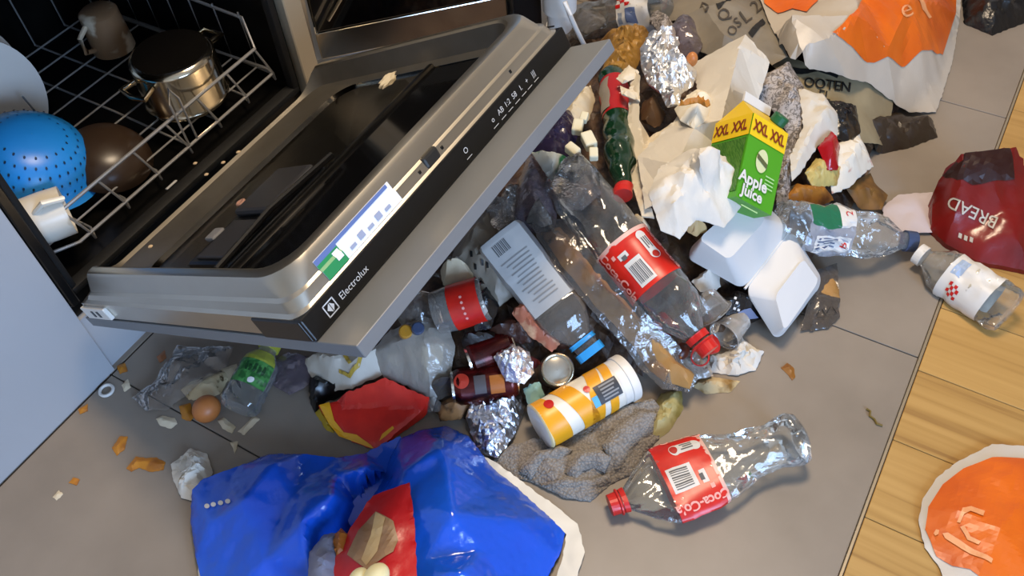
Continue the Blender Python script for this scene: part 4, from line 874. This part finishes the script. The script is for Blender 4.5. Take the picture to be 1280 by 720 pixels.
for i, (poly, m_, dz, lb_) in enumerate((
    ([(610,410),(640,395),(672,408),(664,428),(630,430)], mat('dark_skin', '#3a1f16', .35, bump=(60, .6, .004)), .02, 'dark brown vegetable peelings under the juice bottle'),
    ([(640,392),(655,372),(668,396),(700,430),(690,440),(660,418)], mat('ham_pink', '#b06a50', .4, var=('#d9b58f', 30, 4, .45, .6)), .04, 'pink and cream meat scraps below the juice bottle label'),
    ([(545,505),(575,492),(590,505),(575,524),(550,526)], mat('rind_tan', '#9a6d42', .5, var=('#3a2414', 30, 4, .45, .6), bump=(60, .6, .004)), .005, 'tan food rind between fries carton and silver foil'),
    ([(700,480),(720,470),(735,480),(715,496)], mat('dark_skin', ''), .01, 'dark peel scrap between tin can and snack tube'),
    ([(560,330),(578,320),(590,345),(575,362),(558,352)], m_film_w, .02, 'milky film scrap above the red cup'))):
    lump('scrap', lb_, 'food scrap', poly, m_, dz, .022, None, .016, 40, .0045, 90 + i, True)
lump('teal_tissue', 'small pale teal paper square between foil and snack tube', 'paper', [(654,486),(674,477),(681,494),(672,506),(660,505)], mat('teal_paper', '#8fb9b0', .6), .04, .01, .012, .008, 40, .004, 96, True)
s = lump('fries_carton', 'red fries carton with yellow edge lying by the blue bag', 'fries carton', [(398,507,.022),(482,472,.040),(536,496,.034),(530,510,.028),(470,563,.008),(440,552,.009),(414,532,.014)], m_red, .01, .002, .008, .0005, 10, .006, 97, lat=0)
mk('yellow_edge', s.decal([(399,507),(412,503),(418,526),(430,541),(446,544),(464,557),(468,562),(452,556),(438,551),(424,546),(411,530)], .0016, .004), mat('edge_yellow', '#e9a91e', .4), s.o)
mk('yellow_edge', s.decal([(474,552),(478,543),(491,533),(493,536),(482,546)], .0016, .004), mat('edge_yellow', ''), s.o)
lump('black_tub', 'black plastic tub rim behind the red fries carton', 'tub', [(386,478),(402,468),(440,484),(408,502),(396,520),(388,505)], m_black, .0, .03, .02, .004, 14, .006, 98, True)
lump('lemon_peel', 'yellow lemon peel next to the fries carton opening', 'peel', [(394,516),(404,506),(416,530),(418,542),(408,538)], mat('lemon', '#b69a1e', .45), .0, .015, .012, .006, 30, .004, 99, True)
# ---- right foot of the heap
lump('lettuce', 'wilted pale lettuce leaf between snack tube and flat bottle', 'lettuce', [(806,548),(814,518),(826,492),(852,488),(854,512),(836,540),(818,552)], mat('lettuce_pale', '#b8ad78', .5, var=('#8d8040', 30, 4, .45, .65)), .0, .02, .02, .016, 30, .005, 100, True)
lump('bread_crumb', 'torn yellowish flatbread piece in front of the small napkin', 'bread', [(862,481),(888,471),(925,477),(914,490),(882,493)], mat('flatbread', '#cdb98e', .7, var=('#8f6d34', 30, 4, .5, .65)), .0, .012, .015, .010, 36, .0045, 101, True)
s = lump('black_pouch', 'small black pouch with white print under the foam box', 'pouch', [(898,378),(922,362),(946,372),(952,398),(930,404),(908,394)], m_blackf, .03, .02, .02, .008, 24, .005, 102, True)
mk('print', join(*[s.decal([(u, v), (u + 3, v + 1), (u + 2, v + 4), (u - 1, v + 3)], .003, .01) for u, v in ((918,372),(920,378),(917,385),(922,387))]), m_lab_w, s.o); mk('blue_print', s.decal([(922,392),(938,386),(948,398),(930,402)], .002, .004), mat('ink_bluegrey', '#6d7896', .5), s.o)
cpos = W(882, 388, .06)
def shortcup(name, label, p0, p1, r0, r1, m_):
    R = Round(p0, p1, [(0, r0*.9), (.04, r0), (.9, r1), (.94, r1*1.08), (1, r1*1.08)]); t = thing(name, label, 'cup', R.p0)
    mk('wall', R.lathe(0, 1, 8, 36, 0, True), m_, t, smooth=True); mk('rim', tube(R.lathe(1, 1.0001, 2, 36, .001)[0][:36], .0012, 6, True), m_, t, smooth=True)
shortcup('plastic_lid_cup', 'small clear dip cup on its side at the cola bottle shoulder', W(878, 372, .05), W(893, 392, .05), .024, .028, m_cup)
shortcup('plastic_lid_cup', 'milky dip cup lying above the small cream napkin', W(926, 398, .02), W(905, 420, .025), .020, .024, m_film_w)
lump('milky_scrap', 'white plastic film scrap around the red bottle caps', 'film', [(852,446),(868,436),(886,450),(892,470),(872,474),(858,466)], m_film_w, .015, .02, .02, .016, 34, .0045, 103, True)
mk('chocolate', ico(W(852, 440, .045), (.016, .012, .015), 3, lambda v: .1*crz(v, 4, 1.2)), mat('choc', '#4a1d10', .35, var=('#a5662e', 60, 2, .62, .66)), smooth=True, label='round chocolate sweet with a pale drizzle by the red caps', cat='chocolate')
for i, (u, v, ax_, lb_) in enumerate(((875, 446, (-.6, -.2, .75), 'loose red bottle cap ring standing beside the chocolate'), (886, 432, (.2, -.7, .6), 'red bottle cap tipped above the red cap ring'))):
    c = W(u, v, .04); mk('bottle_cap', lathe_at(c, [(.0145, 0), (.0148, .003), (.0148, .010), (.0135, .0125), (.0005, .0125)] if i else [(.0125, 0), (.0148, 0), (.0148, .008), (.0125, .008), (.0125, 0)], 28, ax_), m_redcap, label=lb_, cat='bottle cap')
film('clear_label_film', 'clear film with black recycling triangles below the foam box', 'film', [(1006,336,.03),(1046,330,.02),(1050,378,.01),(1034,408,.005),(1000,414,.005),(1012,372,.02)], m_film_k, amp=.010, fr=26, seed=104)
s = lump('kraft_tag', 'brown paper tag beneath the crushed bottle by the foam box', 'tag', [(1018,345),(1046,338),(1050,372),(1026,378)], m_kraft, .012, .006, .01, .004, 20, .005, 105)
def recyc(u, v, r, s):
    vs = []
    for k in range(3):
        a = [(u + r*math.cos(math.radians(-90 + 120*k + q)), v + r*.9*math.sin(math.radians(-90 + 120*k + q))) for q in (8, 112)]
        d = [(u + r*.66*math.cos(math.radians(-90 + 120*k + q)), v + r*.6*math.sin(math.radians(-90 + 120*k + q))) for q in (100, 20)]
        vs.append(s.decal(a + d, .003, .01))
    return join(*vs)
s = lump('recycling_tag', 'olive plastic flap printed with recycling triangles on the tiles', 'film', [(1014,376),(1046,372),(1050,396),(1036,410),(1012,414)], m_film_k, .004, .006, .01, .004, 20, .005, 106, True)
for u, v in ((1026,394),(1039,391)): mk('recycling_mark', recyc(u, v, 8, s), m_dark, s.o)

# ---- crumpled filler between the bigger things
def wad(name, label, cat, u, v, r, m_, dz, h, seed, asp=1.0, rot=0.0):
    rng = np.random.RandomState(seed); n = 9; pts = []
    for k in range(n):
        a = 2*math.pi*k/n + rng.uniform(-.2, .2); q = r*rng.uniform(.7, 1.15); x, y = q*math.cos(a), q*asp*math.sin(a)
        pts.append((u + x*math.cos(rot) - y*math.sin(rot), v + x*math.sin(rot) + y*math.cos(rot)))
    return lump(name, label, cat, pts, m_, dz, h, None, h*.9, 22, .005, seed, True)
for i, (nm, lb_, ct_, u, v, r, m_, dz, h, asp, rot) in enumerate((
    ('paper_wad', 'cream paper wad between cardboard tray and big cola bottle', 'paper', 800, 288, 20, m_cream, .03, .03, .7, .9),
    ('paper_wad', 'beige paper wad below the door panel beside the red cup', 'paper', 575, 345, 24, m_cream, .02, .03, .8, .3),
    ('film_wad', 'clear film wad over the beige holed bag', 'film', 625, 268, 26, m_film, .05, .03, .7, .8),
    ('film_wad', 'smoky film wad behind the juice bottle label', 'film', 655, 300, 24, m_film_k, .05, .03, .7, .9),
    ('film_wad', 'smoky film wad left of the brown loaf bag top', 'film', 675, 275, 20, m_film_k, .06, .035, .7, .7),
    ('peel', 'brown vegetable peel under the juice bottle cap', 'peel', 700, 425, 16, mat('dark_skin', ''), .03, .02, .6, .6),
    ('peel', 'reddish onion peel between red can and tin can', 'peel', 660, 452, 15, mat('onion_red', '#5a1f1c', .35, bump=(60, .5, .004)), .02, .02, .7, .2),
    ('film_wad', 'dark shiny film wad between fries carton and foil ball', 'film', 556, 486, 22, m_film_k, .01, .03, .6, -.4),
    ('peel', 'black banana peel behind the red drink cans', 'peel', 600, 425, 26, mat('banana_black', '#1c120c', .4, bump=(50, .6, .004)), .02, .02, .5, -.2),
    ('film_wad', 'red crinkled film inside the big bottle shoulder gap', 'film', 832, 405, 18, mat('crinkle_red', '#8f2a30', .25, bump=(60, .6, .004)), .01, .02, .7, .6),
    ('paper_wad', 'white kitchen paper wad under the foam box hinge', 'paper', 884, 352, 18, m_tissue, .02, .025, .8, .2),
    ('paper_wad', 'cream paper wad at the foot of the printed wrapper', 'paper', 1000, 240, 15, m_cream, .02, .02, .8, .2),
    ('film_wad', 'clear film wad beside the drain hose', 'film', 735, 25, 26, m_film, .05, .03, .7, .1),
    ('paper_wad', 'grey printed paper wad next to the tan wrapper', 'paper', 828, 28, 18, m_news, .04, .03, .7, .4),
    ('paper_wad', 'brown paper towel wad beneath the large foil', 'paper', 815, 140, 20, mat('towel_brown', '#5a4026', .7, bump=(60, .4, .003)), .06, .03, .8, .9),
    ('film_wad', 'clear film wad against the red fries carton tip', 'film', 540, 505, 16, m_film, .01, .025, .7, .4),
    ('paper_wad', 'cream bread paper between napkin and foam box', 'paper', 868, 285, 16, mat('greasy_paper', '#c7ab78', .6, bump=(60, .4, .003)), .10, .03, .6, .2))):
    wad(nm, lb_, ct_, u, v, r, m_, dz, h, 300 + i, asp, rot)

# ---- towel
def knit():
    m = mat('grey_towel', '#8d857b', .9, sheen=.3); nt = m.node_tree; N = nt.nodes; L = nt.links; b = N['Principled BSDF']
    tc = N.new('ShaderNodeTexCoord'); v = N.new('ShaderNodeTexVoronoi'); v.inputs['Scale'].default_value = 260; L.new(tc.outputs['Object'], v.inputs['Vector'])
    bp = N.new('ShaderNodeBump'); bp.inputs['Strength'].default_value = .8; bp.inputs['Distance'].default_value = .003; L.new(v.outputs['Distance'], bp.inputs['Height']); L.new(bp.outputs[0], b.inputs['Normal'])
    r = N.new('ShaderNodeValToRGB'); r.color_ramp.elements[0].color = lin('#9d958b'); r.color_ramp.elements[1].color = lin('#6d655c'); L.new(v.outputs['Distance'], r.inputs[0]); L.new(r.outputs[0], b.inputs['Base Color']); return m
m_knit = knit()
tw = thing('towel', 'rumpled grey waffle-weave towel beneath the snack tube', 'towel', W(720, 570))
film('cloth', None, None, [(612,576,.006),(640,556,.012),(690,545,.012),(740,528,.02),(792,505,.03),(816,498,.02),(832,518,.006),(824,548,.004),(806,566,.004),(792,592,.004),(764,604,.004),(738,626,.004),(704,622,.004),(664,602,.004),(628,592,.004)], m_knit, thick=.004, sp=.005, amp=.018, fr=17, seed=107, soft=True, ang='soft', parent=tw,
     ctrl=[(700,575,.02),(740,585,.022),(760,560,.025),(775,545,.03),(690,595,.02),(720,605,.015),(660,580,.018),(800,535,.025)])
for i, (pl_, h_) in enumerate((([(648,588,.012),(668,566,.02),(700,556,.024),(716,562,.024),(704,574,.022),(678,580,.02),(664,598,.012)], .016),
        ([(706,590,.018),(722,566,.026),(748,560,.03),(764,572,.026),(756,590,.02),(742,584,.02),(728,588,.02),(722,606,.014)], .018),
        ([(676,606,.01),(704,596,.016),(740,598,.016),(762,592,.014),(764,602,.006),(738,614,.006),(704,616,.006)], .016),
        ([(752,556,.03),(772,532,.038),(800,514,.036),(822,516,.012),(816,540,.012),(792,560,.016),(784,582,.01),(770,590,.01)], .012))):
    film('fold', None, None, pl_, m_knit, h=h_, dw=.014, thick=.004, sp=.0045, amp=.006, fr=20, seed=160+i, soft=True, ang='soft', parent=tw)
# ---- blue bag in front
m_bagb = mat('bag_blue', '#1656d2', .2, var=('#124ec4', 5, 3, .4, .7), bump=(22, .35, .006), coat=.3)
bl = thing('blue_bag', 'big glossy blue plastic bag lying open in front of the heap', 'bag', W(480, 680))
s = film('bag_side', None, None, [(240,612,.03),(254,598,.03),(300,583,.04),(336,568,.045),(376,567,.045),(420,572,.04),(456,566,.03),(484,552,.02),(492,592,.006),(450,636,.006),(424,690,.006),(406,770,.01),(262,770,.02),(246,700,.015),(238,650,.02)], m_bagb, ctrl=[(342,580,.075),(380,652,.10),(300,632,.075),(456,584,.085),(418,620,.10),(330,700,.07),(262,650,.05),(385,700,.085),(420,592,.06),(378,600,.055),(366,620,.07)], amp=.010, fr=9, seed=108, sp=.005, parent=bl, relax=3, ang=60)
for u, v in ((259,633),(267,631),(276,629),(285,627)): mk('white_dot', s.decal([(u + 3.4*math.cos(a), v + 3*math.sin(a)) for a in np.linspace(0, 6.283, 11)[:-1]], .0016, .004), m_lab_w, s.o)
s2 = film('bag_front', None, None, [(500,548,.03),(528,536,.03),(558,533,.03),(586,546,.03),(612,580,.02),(650,612,.015),(690,648,.01),(707,665,.008),(700,692,.01),(682,726,.015),(660,770,.02),(415,770,.02),(428,690,.012),(452,634,.008),(476,596,.006)], m_bagb, ctrl=[(552,562,.11),(566,640,.135),(575,720,.13),(505,590,.09),(490,640,.085),(640,650,.075),(605,610,.07),(600,690,.09),(650,690,.055),(540,590,.095),(560,600,.12),(460,700,.075),(530,700,.10)], amp=.010, fr=9, seed=109, sp=.005, parent=bl, relax=3, ang=60)
film('bag_hem', None, None, [(598,566,.022),(618,577,.02),(650,600,.016),(694,632,.012),(722,655,.01),(731,690,.008),(716,740,.008),(690,740,.012),(704,694,.008),(708,668,.009),(688,648,.012),(650,616,.015),(616,586,.02)], mat('bag_hem_white', '#cfcabb', .4), amp=.003, fr=14, seed=110, sp=.006, parent=bl)
film('bag_back', None, None, [(470,560,.02),(500,545,.03),(520,570,.02),(480,610,.02),(440,660,.02),(430,640,.03),(458,606,.03)], m_bagb, amp=.004, fr=14, seed=111, sp=.006, parent=bl)
film('bag_hem', None, None, [(246,690,.012),(254,702,.016),(264,730,.018),(270,770,.018),(252,770,.01)], mat('bag_hem_white', ''), amp=.002, fr=14, seed=112, sp=.006, parent=bl)
s = film('food_packet', 'red food packet with tan picture window inside the blue bag', 'packet', [(466,620,.095),(512,603,.105),(519,660,.115),(524,770,.12),(412,770,.09),(418,700,.09),(438,660,.092)], mat('packet_red', '#c11f22', .3, bump=(30, .3, .004)), ctrl=[(490,650,.115),(480,720,.115)], amp=.006, fr=16, seed=113, sp=.006)
mk('picture', s.decal([(470,640),(492,652),(498,676),(492,690),(458,712),(434,694),(448,664)], .002), mat('picture_tan', '#b18a62', .4, var=('#8a6440', 20, 3, .4, .7)), s.o)
mk('picture_strip', s.decal([(470,641),(482,648),(472,690),(458,708),(452,700),(464,670)], .003), mat('picture_cream', '#d0ae78', .4), s.o)
lump('tissue_wad', 'grey tissue wad stuffed in the blue bag beside red packet', 'tissue', [(386,690),(405,668),(428,664),(426,700),(420,770),(384,770)], mat('grey_tissue', '#7d7f92', .7), .08, .02, .02, .016, 28, .005, 114, True)
mk('mushroom', join(ico(W(470, 722, .14), (.020, .016, .012), 3), ico(W(448, 724, .135), (.016, .012, .012), 3)), mat('mushroom_cream', '#e3d9a8', .5), smooth=True, label='pale cream mushroom resting on the red food packet', cat='mushroom')
lump('orange_leaf', 'orange crisp leaf scrap beside the red food packet', 'food scrap', [(416,675),(426,660),(436,668),(430,690),(420,694)], mat('leaf_orange', '#a8621e', .5), .09, .012, .01, .010, 40, .004, 115, True)

# ---- loose bits on the floor
film('clear_bag', 'torn clear plastic bag on the tiles under the dishwasher door', 'bag', [(222,432,.02),(292,434,.03),(284,456,.025),(262,470,.02),(228,496,.012),(206,512,.006),(182,513,.005),(164,496,.005),(190,480,.012),(206,455,.018)], m_film, .01, .012, amp=.016, fr=26, seed=120)
lump('flatbread', 'pale flatbread piece with dark specks beside the brown egg', 'bread', [(226,488),(238,478),(262,468),(283,464),(286,474),(276,492),(254,501),(236,500)], mat('flatbread_pale', '#d6c8a4', .7, var=('#5a4526', 60, 3, .62, .68)), .0, .016, .02, .006, 30, .0045, 121, True)
mk('egg', ico(P(258, 511, .021), (.0235, .0215, .0215), 4), mat('egg_shell', '#b9713a', .45, var=('#a8622d', 8, 3, .4, .7)), smooth=True, label='whole brown egg on the tiles under the door', cat='egg')
film('lilac_film', 'lilac clear film under the door beside the green label bottle', 'film', [(338,452,.015),(360,440,.02),(392,446,.02),(386,480,.01),(362,494,.005),(342,482,.008)], m_film_p, .01, .01, amp=.012, fr=26, seed=122)
m_or = mat('peel_orange', '#b9791c', .5, var=('#94591a', 30, 3, .45, .65)); m_chip = mat('chip_cream', '#d2c4a8', .7)
for i, (poly, m_, nm, lb_, ct_) in enumerate((
    ([(140,560),(150,546),(160,546),(156,562),(146,570)], m_or, 'orange_peel', 'small orange peel piece alone on the tiles', 'peel'),
    ([(158,586),(170,571),(184,573),(196,572),(207,578),(204,588),(188,590),(174,585),(164,590)], m_or, 'orange_peel', 'wavy orange peel strip near the scrunched white tissue', 'peel'),
    ([(224,508),(238,504),(244,520),(238,527),(228,524)], m_or, 'egg_yolk', 'orange yolk smear touching the brown egg', 'egg yolk'),
    ([(86,604),(92,597),(100,600),(96,607)], m_or, 'orange_peel', 'tiny orange peel crumb beside the white square crumb', 'peel'),
    ([(146,458),(156,454),(160,464),(150,468)], m_or, 'orange_peel', 'orange peel crumb at the cabinet plinth', 'peel'),
    ([(98,512),(110,505),(110,514),(100,518)], m_or, 'orange_peel', 'orange peel crumb along the cabinet foot', 'peel'),
    ([(195,524),(203,520),(219,523),(222,530),(214,536),(200,532)], m_chip, 'cracker', 'pale oval cracker piece on the tiles before the egg', 'cracker'),
    ([(272,526),(280,522),(295,534),(290,542),(278,536)], m_cream, 'cracker', 'tan cracker piece right beside the brown egg', 'cracker'),
    ([(297,540),(318,520),(325,524),(306,544)], m_chip, 'cracker', 'pale stick-shaped cracker below the green label bottle', 'cracker'),
    ([(288,553),(298,552),(294,568)], m_cream, 'crumb', 'small tan crumb at the tile joint', 'crumb'),
    ([(66,622),(74,613),(79,618),(71,626)], m_chip, 'crumb', 'white square crumb on the tiles near the cabinet', 'crumb'),
    ([(152,482),(160,474),(164,484),(156,490)], m_chip, 'crumb', 'pale crumb on the joint below the cabinet corner', 'crumb'),
    ([(976,460),(984,454),(992,460),(994,472),(990,476),(984,468)], mat('sauce_brown', '#8a5a1e', .4), 'sauce_blob', 'brown sauce blob on the tiles below the foam box', 'sauce'),
    ([(196,446),(206,438),(208,448),(200,454)], mat('shell_brown', '#a06a45', .5), 'eggshell', 'brown eggshell bit beside the torn clear bag', 'eggshell'),
    ([(276,462),(296,455),(300,470),(290,482)], m_cream, 'onion_skin', 'cream onion skin between flatbread and green label bottle', 'onion skin'))):
    lump(nm, lb_, ct_, poly, m_, .0, .006, .012, .004, 50, .0035, 130 + i, True)
mk('noodle', tube([P(u, v, .002) for u, v in ((1083,511),(1088,514),(1087,520),(1093,524),(1096,530),(1103,532))], .0018, 6), mat('noodle_olive', '#6f5d26', .5), label='thin olive noodle on the tiles near the wooden floor', cat='noodle')
rc = P(133, 488, .003); mk('plastic_ring', tube([rc + .011*np.array([math.cos(a), math.sin(a), 0]) for a in np.linspace(0, 6.283, 25)[:-1]], .0028, 6, True), m_lab_w, smooth=True, label='white plastic ring on the tiles by the cabinet', cat='ring')
for i, (u, v, t_) in enumerate(((302,253,.0),(484,104,1))):
    pass
def ondoor(u, v, nn): 
    r = ray(u, v); t = (nn - EN @ (CAMC - A0)) / (EN @ r); return CAMC + t*r
c = ondoor(486, 103, .066); mk('tissue_scrap', ico(c + EN*.004, (.020, .009, .007), 3, lambda v: .5*crz(v, 6, 1.3)), m_cream, smooth=True, label='cream tissue scrap lying on the inner dishwasher door', cat='tissue')
c = ondoor(301, 253, .064); mk('food_ring', tube([c + .006*(math.cos(a)*np.array([1, 0, 0]) + math.sin(a)*ES) for a in np.linspace(0, 6.283, 15)[:-1]], .0022, 6, True), mat('shrimp_pink', '#b58a78', .5), label='curled pink food bit beside the detergent dispenser', cat='food scrap')
m_crumb = mat('crumb_cream', '#cbb391', .6)
for i, (u, v, nn, lb_) in enumerate(((298,190,.085,'curved cream crumb on the steel door band'),(279,203,.085,'round cream crumb on the steel door band'),(258,218,.085,'tiny cream crumb on the steel door band'),(188,308,.085,'tiny cream crumb low on the steel door band'),(244,204,.09,'cream crumb on the dark seal below the rack'))):
    mk('crumb', ico(ondoor(u, v, nn), (.004, .003, .002), 2, lambda q: .4*crz(q, 9, 1.2)), m_crumb, label=lb_, cat='crumb', group='crumbs on the dishwasher door')
c = ondoor(215, 232, .09); mk('plastic_chip', box(-.012, .012, -.003, .003, 0, .003, .001, 1, fn=lambda x, y, z: c + x*np.array([1, 0, 0]) + y*ES + z*EN), m_lab_g, label='grey plastic sliver on the dark seal below the rack', cat='plastic')

# ---- orange bag on the wood, drain trap
s = film('orange_bag', 'orange plastic bag with a white rim lying on the wooden floor', 'bag', [(1148,650,.004),(1152,628,.005),(1170,598,.006),(1195,578,.008),(1240,555,.008),(1330,560,.01),(1330,770,.01),(1200,770,.005),(1172,705,.004),(1156,684,.004)], mat('bag_rim_white', '#c9c2b8', .45), ctrl=[(1200,640,.03),(1250,660,.04)], amp=.006, fr=12, seed=150, sp=.007)
mk('orange_print', s.decal([(1156,662),(1160,634),(1178,606),(1204,586),(1240,572),(1310,575),(1310,740),(1236,735),(1212,712),(1190,708),(1170,696)], .0016, .006), m_bago, s.o)
for q in ([(1166,668),(1169,663),(1173,664),(1172,669),(1168,671)], [(1177,668),(1184,667),(1198,676),(1216,688),(1240,700),(1238,705),(1212,694),(1194,683),(1180,674)],
          [(1195,654),(1202,636),(1213,634),(1230,640),(1228,646),(1212,640),(1204,644),(1199,655)], [(1199,660),(1204,658),(1212,672),(1225,678),(1222,682),(1208,676)]):
    mk('script', s.decal(q, .004, .004), m_bagt, s.o)
tr = thing('drain_trap', 'white plastic drain trap hanging beyond the oven', 'drain', P(702, 30, .2)); c = P(700, 30, .22)
mk('cup', lathe_at(c, [(.0005, -.012), (.02, -.012), (.024, -.006), (.025, .03), (.032, .034), (.033, .085), (.042, .09), (.042, .12), (.03, .125)], 32), m_white, tr, smooth=True)
mk('pipe', tube([c + np.array([0, 0, .12]), c + np.array([0, 0, .3]), c + np.array([.1, .1, .5])], .02, 16), m_white, tr, smooth=True)
mk('hose', tube([P(706, 2, .32), P(712, 18, .30), P(720, 36, .26), P(729, 54, .21), P(738, 70, .16)], .0045, 10), m_white, label='thin white hose curving down beside the drain trap', cat='hose', smooth=True)
